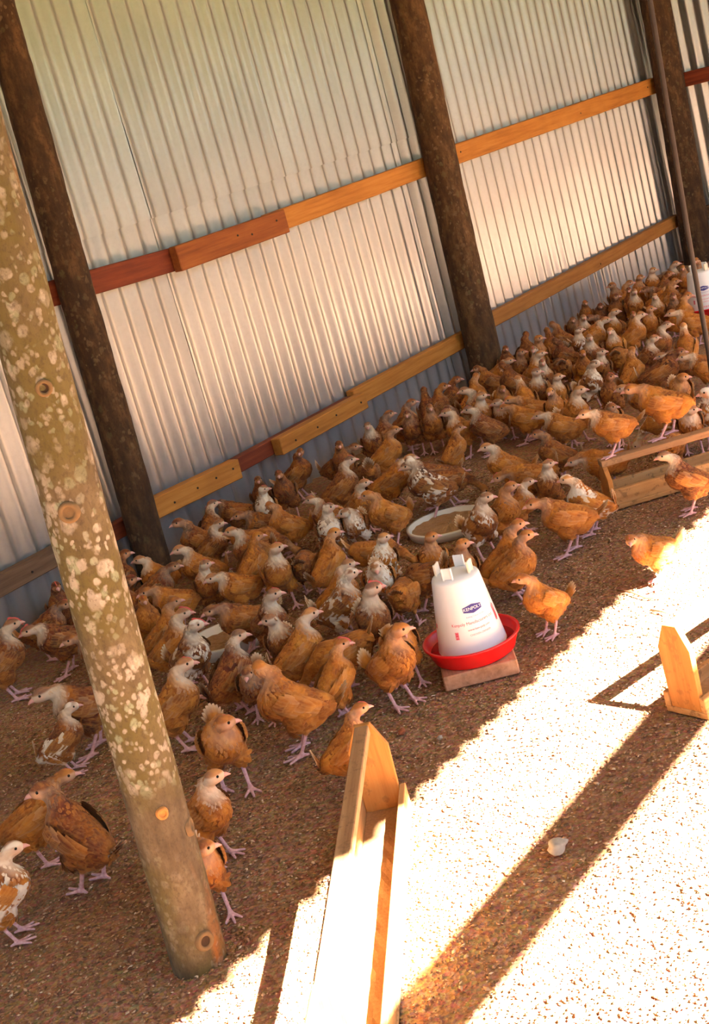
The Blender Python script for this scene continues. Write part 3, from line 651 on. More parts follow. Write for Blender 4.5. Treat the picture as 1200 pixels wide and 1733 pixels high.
    (-1.152, -0.442, 0.0, -2.37, 1.02, 'a', 0, 'rb', 'russet pullet facing us, ninth from left in second row from wall before middle post'),
    (-1.077, -0.484, 0.0, -2.60, 1.05, 'n', 0, 'db', 'dark russet pullet facing us, tenth from left in second row from wall before middle post'),
    (-0.920, -0.305, 0.0, -0.87, 1.01, 'a', 0, 'rd', 'russet pullet looking right, fourteenth from left in wall-side row before middle post'),
    (-0.816, -0.304, 0.0, -1.19, 1.01, 'a', 0, 'rd', 'russet pullet looking right, fifteenth from left in wall-side row before middle post'),
    (-0.814, -0.422, 0.0, -0.30, 1.02, 'a', 50, 'gb', 'golden pullet facing away, thirteenth from left in second row from wall before middle post'),
    (-0.979, -0.566, 0.0, 2.17, 1.04, 'a', 0, 'rw', 'russet pullet looking left, twelfth from left in second row from wall before middle post'),
    (-1.082, -0.629, 0.0, -2.47, 1.04, 'a', 95, 'gw', 'golden pullet looking right, fourteenth from left in second row from wall before middle post'),
    (-1.230, -0.740, 0.0, 2.11, 1.01, 'a', 0, 'dw', 'dark russet pullet looking left, seventh from left in third row from wall before middle post'),
    (-1.237, -0.629, 0.0, 3.10, 1.04, 'a', -50, 'gw', 'golden pullet looking left, eleventh from left in second row from wall before middle post'),
    (-1.422, -0.715, 0.0, -0.22, 0.86, 'a', -50, 'gb', 'golden pullet looking right, sixth from left in third row from wall before middle post'),
    (-1.672, -1.085, 0.0, 2.36, 1.02, 'a', 0, 'gw', 'golden pullet pale-headed, right of the bare litter patch above the round tray'),
    (-1.735, -0.829, 0.0, 2.48, 1.05, 'n', 0, 'dw', 'dark russet pullet looking left, fourth from left in third row from wall before middle post'),
    (-1.864, -0.906, 0.0, 2.24, 1.13, 'a', -95, 'dwm', 'mottled dark russet pullet standing just behind the round white-rimmed feed tray'),
    (-2.196, -1.307, 0.0, -1.90, 1.04, 'a', 50, 'rwm', 'mottled russet pullet with a white neck, at the right rim of the round feed tray'),
    (-2.105, -1.325, 0.0, -1.54, 1.00, 'a', 50, 'gb', 'golden pullet looking right, fourth from left in fourth row from wall before middle post'),
    (-1.797, -1.249, 0.0, 2.27, 1.03, 'l', 0, 'gb', 'golden pullet looking left, third from left in fourth row from wall before middle post'),
    (-1.764, -0.914, 0.0, -0.84, 0.96, 'p', 0, 'rd', 'russet pullet pecking, eighth from left in third row from wall before middle post'),
    (-2.431, -1.533, 0.0, -0.83, 1.01, 'a', 0, 'gb', 'golden pullet looking right, thirteenth from left in outermost row at left post'),
    (-2.510, -1.446, 0.0, -2.40, 0.99, 'a', 95, 'gb', "golden pullet right behind the drinker's handle lugs"),
    (-2.020, -1.332, 0.0, -0.93, 0.86, 'a', 0, 'gw', 'golden pullet looking right, seventh from left in fourth row from wall before middle post'),
    (-2.162, -1.570, 0.0, 2.22, 1.06, 'n', 0, 'gb', "golden pullet walking left at the flock's edge beside the perched feeder's near end"),
    (-2.021, -1.566, 0.0, 1.90, 0.96, 'a', 0, 'wwm', "whitish pullet with white ruffled plumage, at the perched feeder's near end board"),
    (-2.483, -1.591, 0.0, -1.01, 0.96, 'a', 0, 'gb', "golden pullet right of the drinker's top, at the flock's edge looking right"),
    (-2.662, -1.774, 0.0, 2.82, 0.90, 'a', -50, 'gb', 'golden pullet alone on open litter right of the red drinker tray'),
    (-1.861, -1.347, 0.0, -2.51, 0.95, 'a', 95, 'rw', 'russet pullet looking right, eighth from left in fourth row from wall before middle post'),
    (-1.687, -1.448, 0.0, 2.11, 0.97, 'l', 0, 'gw', 'golden pullet looking left, third from left in outermost row before middle post'),
    (-1.575, -1.221, 0.0, 1.92, 0.96, 'a', 0, 'rb', 'russet pullet looking left, fifth from left in fourth row from wall before middle post'),
    (-1.275, -1.080, 0.0, 2.05, 0.96, 'n', 0, 'gw', 'golden pullet looking left, sixth from left in fourth row from wall before middle post'),
    (-1.122, -0.842, 0.0, 2.02, 0.94, 'n', 0, 'gb', 'golden pullet looking left, ninth from left in third row from wall before middle post'),
    (-1.047, -0.697, 0.0, -2.56, 0.99, 'n', -95, 'gw', 'golden pullet looking left, fifteenth from left in second row from wall before middle post'),
    (-1.044, -0.829, 0.0, 2.22, 1.01, 'n', 0, 'gb', 'golden pullet looking left, tenth from left in third row from wall before middle post'),
    (-1.166, -1.072, 0.0, -1.95, 1.05, 'a', 50, 'gw', 'golden pullet looking right, ninth from left in fourth row from wall before middle post'),
    (-1.072, -0.950, 0.0, -2.83, 0.99, 'a', 0, 'gb', 'golden pullet facing us, fourteenth from left in third row from wall before middle post'),
    (-0.944, -1.107, 0.0, -2.74, 0.99, 'a', 95, 'rd', 'russet pullet looking right, tenth from left in fourth row from wall before middle post'),
    (-0.793, -0.943, 0.0, -2.02, 1.04, 'a', 50, 'rwm', 'mottled russet pullet looking right, seventeenth from left in third row from wall before middle post'),
    (-0.538, -0.866, 0.0, -2.69, 0.94, 'a', 95, 'rw', 'russet pullet looking right, eighteenth from left in third row from wall before middle post'),
    (-0.593, -1.231, 0.0, 2.10, 0.95, 'n', 0, 'rw', 'russet pullet looking left, fifteenth from left in fourth row from wall before middle post'),
    (-0.680, -1.367, 0.0, 2.05, 0.98, 'n', 0, 'gw', 'golden pullet looking left, ninth from left in outermost row before middle post'),
    (-0.696, -1.195, 0.0, -1.07, 1.05, 'n', 0, 'rd', 'russet pullet looking right, sixteenth from left in fourth row from wall before middle post'),
    (-0.661, -1.054, 0.0, -0.14, 0.99, 'a', 50, 'gb', 'golden pullet facing away, thirteenth from left in fourth row from wall before middle post'),
    (-0.976, -1.388, 0.0, -2.52, 1.02, 'n', 95, 'gb', 'golden pullet looking right, seventh from left in outermost row before middle post'),
    (-1.220, -1.243, 0.0, -2.69, 0.96, 'n', 95, 'rb', 'russet pullet looking right, eleventh from left in fourth row from wall before middle post'),
    (-1.367, -1.595, 0.0, -2.64, 1.01, 'n', 95, 'gw', 'golden pullet looking right, eleventh from left in outermost row before middle post'),
    (-1.303, -1.643, 0.0, -2.47, 1.06, 'a', -95, 'wb', 'whitish pullet facing away, twelfth from left in outermost row before middle post'),
    (-1.018, -1.277, 0.0, 2.12, 0.98, 'n', 0, 'gw', 'golden pullet looking left, twelfth from left in fourth row from wall before middle post'),
    (0.526, -0.241, 0.0, -2.44, 0.94, 'a', 0, 'rd', 'russet pullet facing us, fifth from left in wall-side row beyond middle post'),
    (0.512, -0.417, 0.0, -2.83, 1.01, 'a', 95, 'rd', 'russet pullet looking right, sixth from left in second row from wall beyond middle post'),
    (0.510, -0.335, 0.0, -2.59, 0.96, 'n', 0, 'rd', 'russet pullet facing us, sixth from left in wall-side row beyond middle post'),
    (0.771, -0.292, 0.0, -2.59, 1.05, 'a', -95, 'rb', 'russet pullet looking left, seventh from left in wall-side row beyond middle post'),
    (0.652, -0.430, 0.0, -2.72, 0.99, 'a', 0, 'rd', 'russet pullet facing us, ninth from left in second row from wall beyond middle post'),
    (0.771, -0.322, 0.0, -1.22, 0.97, 'a', 0, 'gb', 'golden pullet looking right, eighth from left in wall-side row beyond middle post'),
    (0.892, -0.353, 0.0, -2.44, 0.99, 'a', 95, 'gb', 'golden pullet looking right, ninth from left in wall-side row beyond middle post'),
    (0.506, -0.515, 0.0, -2.44, 1.05, 'a', 0, 'gw', 'golden pullet facing us, eleventh from left in second row from wall beyond middle post'),
    (0.270, -0.311, 0.0, -2.57, 0.97, 'n', 0, 'rb', 'russet pullet facing us, fourth from left in wall-side row beyond middle post'),
    (0.139, -0.433, 0.0, -2.39, 1.00, 'a', 0, 'gw', 'golden pullet facing us, fourth from left in second row from wall beyond middle post'),
    (0.216, -0.517, 0.0, 2.05, 0.98, 'n', 0, 'rb', 'russet pullet looking left, fifth from left in second row from wall beyond middle post'),
    (0.028, -0.531, 0.0, -0.83, 1.00, 'n', 0, 'gw', 'golden pullet looking right, seventh from left in second row from wall beyond middle post'),
    (0.129, -0.572, 0.0, -1.96, 1.00, 'a', 50, 'gw', 'golden pullet looking right, eighth from left in second row from wall beyond middle post'),
    (-0.225, -0.774, 0.0, -2.82, 1.01, 'a', 0, 'gw', 'golden pullet facing us, first from left in third row from wall beyond middle post'),
    (-0.109, -0.540, 0.0, -2.64, 0.98, 'a', 95, 'rwm', 'mottled russet pullet looking right, third from left in second row from wall beyond middle post'),
    (-0.315, -0.704, 0.0, -2.48, 1.04, 'a', 0, 'rw', 'russet pullet facing us, fifteenth from left in third row from wall before middle post'),
    (0.031, -0.384, 0.0, 1.88, 1.00, 'a', -95, 'rb', 'russet pullet looking right, third from left in wall-side row beyond middle post'),
    (-0.229, -0.410, 0.0, -2.70, 1.05, 'a', 95, 'gb', 'golden pullet looking right, first from left in second row from wall beyond middle post'),
    (-0.085, -0.389, 0.0, 0.69, 0.97, 'a', 0, 'rd', 'russet pullet facing away, second from left in wall-side row beyond middle post'),
    (-0.279, -0.566, 0.0, 2.00, 0.96, 'a', -95, 'dd', 'dark russet pullet facing away, twenty-second from left in second row from wall before middle post'),
    (-0.516, -0.768, 0.0, -2.38, 0.98, 'a', 0, 'gd', 'golden pullet facing us, sixteenth from left in third row from wall before middle post'),
    (-0.501, -0.533, 0.0, -1.75, 1.00, 'a', 50, 'gw', 'golden pullet looking right, twenty-first from left in second row from wall before middle post'),
    (-0.608, -0.641, 0.0, -2.51, 1.01, 'a', 0, 'rw', 'russet pullet facing us, twentieth from left in second row from wall before middle post'),
    (0.081, -0.716, 0.0, -2.54, 0.95, 'a', 0, 'gb', 'golden pullet facing us, second from left in third row from wall beyond middle post'),
    (-0.039, -0.765, 0.0, -0.96, 0.98, 'a', 0, 'gw', 'golden pullet looking right, third from left in third row from wall beyond middle post'),
    (0.140, -0.762, 0.0, -2.65, 0.98, 'a', 95, 'gb', 'golden pullet looking right, fourth from left in third row from wall beyond middle post'),
    (1.117, -0.428, 0.0, -2.01, 1.00, 'a', 50, 'rw', 'russet pullet looking right, sixteenth from left in second row from wall beyond middle post'),
    (1.019, -0.547, 0.0, -2.72, 0.98, 'a', 0, 'gb', 'golden pullet facing us, seventeenth from left in second row from wall beyond middle post'),
    (1.024, -0.367, 0.0, -2.56, 1.01, 'a', 95, 'gw', 'golden pullet looking right, tenth from left in wall-side row beyond middle post'),
    (0.858, -0.494, 0.0, -1.34, 0.97, 'a', 0, 'rd', 'russet pullet looking right, thirteenth from left in second row from wall beyond middle post'),
    (0.541, -0.664, 0.0, -1.14, 1.05, 'a', 0, 'gb', 'golden pullet looking right, fourteenth from left in second row from wall beyond middle post'),
    (0.591, -0.597, 0.0, -0.93, 1.01, 'n', 0, 'gw', 'golden pullet looking right, fifteenth from left in second row from wall beyond middle post'),
    (0.200, -0.883, 0.0, -0.58, 1.03, 'a', -50, 'gb', 'golden pullet looking right, sixth from left in third row from wall beyond middle post'),
    (0.365, -0.698, 0.0, -2.71, 1.01, 'a', 0, 'gw', 'golden pullet facing us, twelfth from left in second row from wall beyond middle post'),
    (0.297, -0.813, 0.0, -2.59, 1.02, 'a', 0, 'rb', 'russet pullet facing us, fifth from left in third row from wall beyond middle post'),
    (0.046, -1.003, 0.0, 2.02, 1.05, 'n', 0, 'gw', 'golden pullet looking left, first from left in fourth row from wall beyond middle post'),
    (-0.272, -0.987, 0.0, -1.16, 0.99, 'a', 0, 'rw', 'russet pullet looking right, twentieth from left in third row from wall before middle post'),
    (-0.458, -1.026, 0.0, -1.71, 0.96, 'a', 50, 'rw', 'russet pullet looking right, fourteenth from left in fourth row from wall before middle post'),
    (-0.413, -1.175, 0.0, 0.35, 1.04, 'a', 0, 'gw', 'golden pullet facing away, seventeenth from left in fourth row from wall before middle post'),
    (1.074, -0.610, 0.0, -2.92, 1.04, 'a', 0, 'gb', 'golden pullet facing us, eighteenth from left in second row from wall beyond middle post'),
    (1.135, -0.671, 0.0, -2.62, 0.99, 'a', 0, 'rb', 'russet pullet facing us, nineteenth from left in second row from wall beyond middle post'),
    (0.675, -0.586, 0.0, 1.95, 1.03, 'n', 0, 'rb', 'russet pullet looking left, tenth from left in second row from wall beyond middle post'),
    (-0.267, -0.256, 0.0, -2.36, 0.96, 'a', 0, 'dd', 'dark russet pullet facing us, seventeenth from left in wall-side row before middle post'),
    (-0.398, -0.409, 0.0, -2.57, 1.01, 'a', 95, 'rb', 'russet pullet looking right, eighteenth from left in second row from wall before middle post'),
    (-0.444, -0.321, 0.0, -1.79, 0.98, 'n', 50, 'gw', 'golden pullet looking right, eighteenth from left in wall-side row before middle post'),
    (-0.380, -0.487, 0.0, -2.74, 1.01, 'a', 0, 'rw', 'russet pullet facing us, nineteenth from left in second row from wall before middle post'),
    (-0.551, -0.347, 0.0, 2.32, 0.95, 'a', 0, 'rd', 'russet pullet looking left, sixteenth from left in wall-side row before middle post'),
    (-0.649, -0.526, 0.0, 2.03, 1.04, 'a', -95, 'rd', 'russet pullet facing away, seventeenth from left in second row from wall before middle post'),
    (-0.153, -0.290, 0.0, -0.08, 1.02, 'a', 50, 'rd', 'russet pullet facing away, first from left in wall-side row beyond middle post'),
    (-0.803, -0.726, 0.0, -2.81, 1.03, 'a', 95, 'rw', 'russet pullet looking right, twelfth from left in third row from wall before middle post'),
    (-0.951, -0.751, 0.0, 0.81, 1.06, 'a', 0, 'gw', 'golden pullet facing away, eleventh from left in third row from wall before middle post'),
    (-0.843, -0.827, 0.0, -2.49, 0.95, 'a', 95, 'gw', 'golden pullet looking right, thirteenth from left in third row from wall before middle post'),
    (-0.849, -0.576, 0.0, -2.38, 0.97, 'n', 0, 'gb', 'golden pullet facing us, sixteenth from left in second row from wall before middle post'),
    (-0.475, -0.643, 0.0, 0.61, 1.05, 'p', 0, 'rd', 'russet pullet pecking, twenty-third from left in second row from wall before middle post'),
    (-0.186, -0.503, 0.0, 0.65, 0.96, 'p', 0, 'db', 'dark russet pullet pecking, second from left in second row from wall beyond middle post'),
    (-0.395, -0.868, 0.0, 0.40, 1.05, 'p', 0, 'gb', 'golden pullet pecking, nineteenth from left in third row from wall before middle post'),
    (-2.368, -1.926, 0.0, 2.69, 0.92, 'n', 50, 'gb', 'golden pullet at the edge of the sunlight right of the drinker, lit on one side'),
    (-3.675, -1.575, 0.0, -1.51, 1.03, 'a', 50, 'gw', "golden pullet with grey-edged wing, right of the lichened post's lower knots"),
    (-3.820, -1.701, 0.0, -2.18, 1.02, 'n', 95, 'gb', "golden pullet standing lowest of all, half hidden by the lichened post's foot"),
    (-1.294, -1.477, 0.0, 1.88, 0.99, 'p', 0, 'gwm', 'mottled golden pullet pecking, sixth from left in outermost row before middle post'),
    (-1.527, -1.602, 0.0, 0.26, 0.95, 'p', 0, 'gb', 'golden pullet pecking, tenth from left in outermost row before middle post'),
    (-1.879, -1.808, 0.0, 2.08, 0.98, 'a', 0, 'rw', "russet pullet in front of the perched feeder's trough, white face to the left"),
    (-1.758, -1.541, 0.146, 2.29, 0.94, 'n', 0, 'gw', "golden pullet perched at the left end of the far feeder's top bar"),
    (-1.621, -1.649, 0.146, 2.03, 1.09, 'n', 0, 'gb', "golden pullet perched second on the far feeder's top bar"),
]

# ------------------------------------------------------------------ the flock
def ellip(P, c, r, pitch=0.0):
    X = P - np.array(c, np.float32)
    if pitch:
        cp, sp = math.cos(pitch), math.sin(pitch); x = X[..., 0]*cp + X[..., 2]*sp; z = -X[..., 0]*sp + X[..., 2]*cp; X = np.stack([x, X[..., 1], z], -1)
    r = np.array(r, np.float32); k0 = np.sqrt(((X/r)**2).sum(-1)); k1 = np.sqrt(((X/(r*r))**2).sum(-1)) + 1e-6
    return k0*(k0-1)/k1
def cone(P, a, b, ra, rb):
    a = np.array(a, np.float32); b = np.array(b, np.float32); d = b-a; t = np.clip(((P-a) @ d)/(d @ d), 0, 1)
    return np.sqrt(((P - a - t[..., None]*d)**2).sum(-1)) - (ra + (rb-ra)*t)
def smin(a, b, k):
    h = np.clip(.5 + .5*(b-a)/k, 0, 1); return b + (a-b)*h - k*h*(1-h)
def surface_nets(V, org, h):
    nx, ny, nz = V.shape; S = V < 0
    acc = np.zeros((nx-1, ny-1, nz-1, 3), np.float32); cnt = np.zeros((nx-1, ny-1, nz-1), np.float32); quads = []
    for ax in range(3):
        sl0 = [slice(None)]*3; sl1 = [slice(None)]*3; sl0[ax] = slice(0, -1); sl1[ax] = slice(1, None)
        A, B = V[tuple(sl0)], V[tuple(sl1)]; I = np.argwhere(S[tuple(sl0)] != S[tuple(sl1)])
        o1, o2 = [(1, 2), (2, 0), (0, 1)][ax]; dims = np.array(V.shape) - 1
        I = I[(I[:, o1] > 0) & (I[:, o2] > 0) & (I[:, o1] < dims[o1]) & (I[:, o2] < dims[o2])]
        va, vb = A[tuple(I.T)], B[tuple(I.T)]; p = I.astype(np.float32); p[:, ax] += va/(va-vb)
        cells = []
        for d1, d2 in ((0, 0), (-1, 0), (-1, -1), (0, -1)):
            c = I.copy(); c[:, o1] += d1; c[:, o2] += d2; cells.append(c); np.add.at(acc, tuple(c.T), p); np.add.at(cnt, tuple(c.T), 1)
        q_ = np.stack([np.ravel_multi_index(tuple(c.T), cnt.shape) for c in cells], 1); flip = va > 0
        q_[flip] = q_[flip][:, ::-1]; quads.append(q_)
    Q = np.concatenate(quads); used = np.unique(Q); remap = np.zeros(cnt.size, np.int64); remap[used] = np.arange(len(used))
    pts = acc.reshape(-1, 3)[used]/cnt.reshape(-1)[used][:, None]
    return pts*h + org, remap[Q]
HEADP = {'a': (.050, .180), 'n': (.075, .156), 'l': (.094, .122), 'p': (.108, .032)}
def head_frame(nk, dy):
    hx, hz = HEADP[nk]; a = math.radians(dy); r = .012
    return np.array([hx - r + r*math.cos(a), .012*math.sin(a), hz], np.float32), a
PITCHT = {'a': .52, 'n': .30, 'l': .10, 'p': -.28}
def torso_c(nk): return np.array([-.004, 0, .100 if nk != 'p' else .098])
HEAD_PITCH = {'a': 0.0, 'n': -.05, 'l': -.12, 'p': -1.15}
def head_dir(nk, a):
    p = HEAD_PITCH[nk]; return np.array([math.cos(a)*math.cos(p), math.sin(a)*math.cos(p), math.sin(p)])
def color_mesh(name, vs, fs, cs, m):
    me = mesh_np(name, vs, fs, True); ca = me.color_attributes.new('region', 'FLOAT_COLOR', 'POINT'); ca.data.foreach_set('color', np.array(cs, np.float32).reshape(-1)); me.materials.append(m); return me
def chick_body(nk, dy):
    h = .00225; org = np.array([-.105, -.066, -.004], np.float32)
    nx, ny, nz = int(.255/h), int(.132/h), int(.215/h)
    g = np.stack(np.meshgrid(np.arange(nx), np.arange(ny), np.arange(nz), indexing='ij'), -1).astype(np.float32)*h + org
    pt = PITCHT[nk]; tc = torso_c(nk); cp, sp = math.cos(pt), math.sin(pt)
    def T(x, z): return (tc[0] + x*cp - z*sp, 0.0, tc[2] + x*sp + z*cp)
    hp, a = head_frame(nk, dy); hd = head_dir(nk, a)
    body = ellip(g, T(0, 0), (.061, .0355, .0365), pt)
    body = smin(body, ellip(g, T(.032, -.004), (.033, .032, .034), pt), .02)
    body = smin(body, ellip(g, T(-.050, .006), (.030, .025, .022), pt), .02)
    body = smin(body, ellip(g, T(-.034, -.026), (.026, .026, .020), pt), .018)
    nb = T(.034, .020); mid = (np.array(nb)*.45 + hp*.55 + (np.array([-.010, 0, .004]) if nk in 'an' else np.array([0, 0, .010])))
    neck = smin(cone(g, nb, mid, .0235, .0140), cone(g, mid, hp - hd*.004, .0140, .0108), .010)
    body = smin(body, neck, .018)
    hc = hp.copy(); up = np.array([-math.sin(HEAD_PITCH[nk])*math.cos(a), -math.sin(HEAD_PITCH[nk])*math.sin(a), math.cos(HEAD_PITCH[nk])])
    side = np.cross(up, hd)
    Hl = np.stack([(g-hc) @ hd, (g-hc) @ side, (g-hc) @ up], -1).astype(np.float32)
    head = smin(ellip(Hl, (0, 0, .001), (.0182, .0132, .0145)), ellip(Hl, (.010, 0, -.002), (.0105, .0082, .0082)), .007)
    body = smin(body, head, .008)
    leg = np.full(body.shape, 9.0, np.float32); stride = {'a': .006, 'n': .024, 'l': .026, 'p': .014}[nk]
    for s in (-1, 1):
        fx = .006 + s*stride*.75; sy = s*.0205; hock = np.array([-.014 + s*stride*.45, sy*1.02, .048]); foot = np.array([fx, sy*1.1, .0065])
        thigh = smin(cone(g, (-.006, s*.020, .086), (.006 + s*stride*.35, s*.0215, .066), .020, .0145), cone(g, (.006 + s*stride*.35, s*.0215, .066), hock, .0140, .0066), .010)
        body = smin(body, thigh, .014)
        l1 = smin(cone(g, hock, foot, .0042, .0036), cone(g, foot, foot + np.array([.002, 0, -.002]), .0042, .0042), .003)
        for an, ln in ((0, .034), (.55, .028), (-.55, .028), (PI, .014)):
            tip = foot + np.array([math.cos(an)*ln, math.sin(an)*ln, -.0035 if an != PI else -.0025])
            l1 = smin(l1, cone(g, foot + np.array([0, 0, -.001]), tip, .0036, .0026), .0025)
        leg = np.minimum(leg, l1)
    V = smin(body, leg, .004)
    pts, Q = surface_nets(V, org, h)
    idx = np.clip(np.round((pts-org)/h).astype(int), 0, np.array(V.shape)-1); ii = tuple(idx.T)
    lm = np.clip((body[ii]-leg[ii])/.004, 0, 1)
    # soften the voxel steps, then raise ruffled feather scales on the trunk
    e = np.concatenate([Q[:, [0, 1]], Q[:, [1, 2]], Q[:, [2, 3]], Q[:, [3, 0]]])
    for it in range(3):
        s_ = np.zeros_like(pts); c_ = np.zeros(len(pts)); np.add.at(s_, e[:, 0], pts[e[:, 1]]); np.add.at(c_, e[:, 0], 1)
        w = (.55*(1-lm) + .12*lm)[:, None]; pts = pts*(1-w) + (s_/np.maximum(c_, 1)[:, None])*w
    n_ = np.zeros_like(pts); fn = np.cross(pts[Q[:, 2]]-pts[Q[:, 0]], pts[Q[:, 3]]-pts[Q[:, 1]])
    for k in range(4): np.add.at(n_, Q[:, k], fn)
    n_ /= np.linalg.norm(n_, axis=1, keepdims=True)+1e-9
    hdist = np.linalg.norm(pts-hc, axis=1); hm = np.clip((.0215-hdist)/.006, 0, 1)
    fm = np.clip((hdist-.016)/.012, 0, 1)*(1-lm)
    u = pts @ np.array([cp, 0, sp]); ph = np.arctan2(pts[:, 1], pts[:, 2]-.09)*7
    row = u/.0115; rowi = np.floor(row); fr = row-rowi; sc = np.abs(((ph/PI + .5*(rowi % 2)) % 1)-.5)*2
    scal = np.clip((1-fr) - .55*sc**2, 0, 1)
    wv = np.sin(pts @ np.array([310., 190, 140])) * np.sin(pts @ np.array([-120., 260, 230]) + 1) + .6*np.sin(pts @ np.array([520., -300, 410])+2)
    pts = pts + n_*((.0007*scal + .0008*wv - .0010)*fm)[:, None]
    neckp = np.clip((.056-hdist)/.028, 0, 1)*(1-np.clip((.014-hdist)/.01, 0, 1)); front = np.clip((pts[:, 0]*.8 - .012)/.03 + .45, 0, 1); neckp = neckp*(1 - .85*np.clip((((pts-hc) @ up) - .003)/.004, 0, 1))
    me = mesh_np('chicken_body', pts, Q, True)
    ca = me.color_attributes.new('region', 'FLOAT_COLOR', 'POINT')
    bel = np.clip((.082-pts[:, 2])/.03, 0, 1)*(1-lm)
    ca.data.foreach_set('color', np.stack([lm, hm*np.clip(((pts-hc) @ hd)/.008+.75, 0, 1)*np.clip((.0065-((pts-hc) @ up))/.004, 0, 1), np.clip(neckp*front*1.2, 0, 1)*(1-lm), bel], 1).astype(np.float32).reshape(-1))
    me.materials.append(M['body'])
    # loose cover feathers lie back over trunk, breast and hackle
    rng = np.random.default_rng(7); nrm = n_; wgt = np.clip((hdist-.017)/.004, 0, 1)*(lm < .05)*(pts[:, 2] > .052)*~((((pts-hc) @ hd) > -.002) & (hdist < .030)); cand = np.nonzero(wgt > 0)[0]
    pick = rng.choice(cand, 620, replace=False); fv, ff, fc = [], [], []
    for i in pick:
        p = pts[i]; nn = nrm[i]; t_neck = float(np.clip((.085-hdist[i])/.05, 0, 1))
        flow = np.array([-1.0, 0, -.30])*(1-t_neck) + np.array([-.35, 0, -1.0])*t_neck if nk in 'an' else np.array([-1.0, 0, -.15])
        flow = flow + rng.normal(0, .16, 3); flow -= nn*(flow @ nn); flow /= np.linalg.norm(flow)+1e-6
        sd = np.cross(nn, flow); L = (.020-.009*t_neck)*rng.uniform(.8, 1.2); Wd = (.0095-.0045*t_neck)*rng.uniform(.85, 1.15); lift = rng.uniform(.0012, .0036)*(1-.5*t_neck); k = len(fv); rnd = rng.random()*.77
        for t_, ww in ((0, .55), (.4, 1.0), (.78, .8), (1.0, .25)):
            for c in (-1, 0, 1):
                fv.append(p - nn*.0006 + flow*L*t_ + sd*c*ww*Wd*.5 + nn*(lift*t_ + .0007*(1-abs(c))*min(1, t_*3) - .5*L*L*t_*t_/.05)); fc.append((abs(c)*.8 if t_ < 1 else .9, 0.0, rnd, float(np.clip(neckp[i]*front[i]*1.2, 0, 1))))
        for r_ in range(3):
            for c in (0, 1): ff.append((k+r_*3+c, k+r_*3+c+1, k+(r_+1)*3+c+1, k+(r_+1)*3+c))
    cover = color_mesh('plumage', fv, ff, fc, M['cover'])
    # beak, eyes, comb in the head's own frame
    def HW(x, y, z): return hc + hd*x + side*y + up*z
    bv = []; bf = []; sg = 8
    for x, ry, rz_, dz in ((.0120, .0070, .0068, -.0018), (.0180, .0060, .0056, -.0022), (.0255, .0036, .0036, -.0034), (.0310, .0009, .0011, -.0062)):
        bv += [HW(x, ry*math.cos(2*PI*i/sg), dz + rz_*math.sin(2*PI*i/sg)) for i in range(sg)]
    for r_ in range(3):
        for i in range(sg): bf.append((r_*sg+i, r_*sg+(i+1) % sg, (r_+1)*sg+(i+1) % sg, (r_+1)*sg+i))
    bf.append(tuple(range(3*sg, 4*sg)))
    beak = mesh_np('beak', bv, bf, True); beak.materials.append(M['beak'])
    eyes = []
    for s in (-1, 1):
        bm = bmesh.new(); bmesh.ops.create_uvsphere(bm, u_segments=8, v_segments=6, radius=.0031); c = HW(.0055, s*.0112, .0030)
        bmesh.ops.translate(bm, verts=bm.verts, vec=Vector(c)); em = bpy.data.meshes.new('eye'); bm.to_mesh(em); bm.free(); em.materials.append(M['eye']); eyes.append(em)
    cv = []; cf = []; prof = [(.0185, .0025, .0012), (.0145, .0085, .0022), (.0105, .0115, .0018), (.0065, .0125, .0022), (.0025, .0150, .0016), (-.0015, .0142, .0010)]
    o0 = HW(.008, 0, .011)
    for x, z, w in prof:
        for yy, zz in ((-w, z-.006), (-w*.6, z+.0016), (w*.6, z+.0016), (w, z-.006)): cv.append(HW(x, yy, zz)-o0)
    for r_ in range(5):
        for i in range(4): cf.append((r_*4+i, r_*4+(i+1) % 4, (r_+1)*4+(i+1) % 4, (r_+1)*4+i))
    cf += [(3, 2, 1, 0), (20, 21, 22, 23)]
    comb = mesh_np('comb', cv, cf, True); comb.materials.append(M['comb'])
    return dict(cover=cover, body=me, beak=beak, eyes=eyes, comb=comb, comb_at=tuple(map(float, o0)), tail_at=T(-.066, .012), pitch=pt)
def feather(vs, fs, cs, P, root, L, w, droop, b, layer, off, curl=0.0):
    k = len(vs); nr = 6
    for r_ in range(nr):
        t = r_/(nr-1); ww = w*math.sin(PI*min(.93, .16+.80*t))**.6
        for c in (-1, 0, 1):
            x = root[0] - L*t*math.cos(droop); z = root[1] - L*t*math.sin(droop) + c*ww*.5
            vs.append(P(x, z, off + .0012*(1-abs(c)) - .0006*c + curl*t*t)); cs.append((abs(c)*.9 if t < .97 else 1.0, b*max(0, t-.72)/.28, layer, 1))
    for r_ in range(nr-1):
        for c in (0, 1): fs.append((k+r_*3+c, k+r_*3+c+1, k+(r_+1)*3+c+1, k+(r_+1)*3+c))
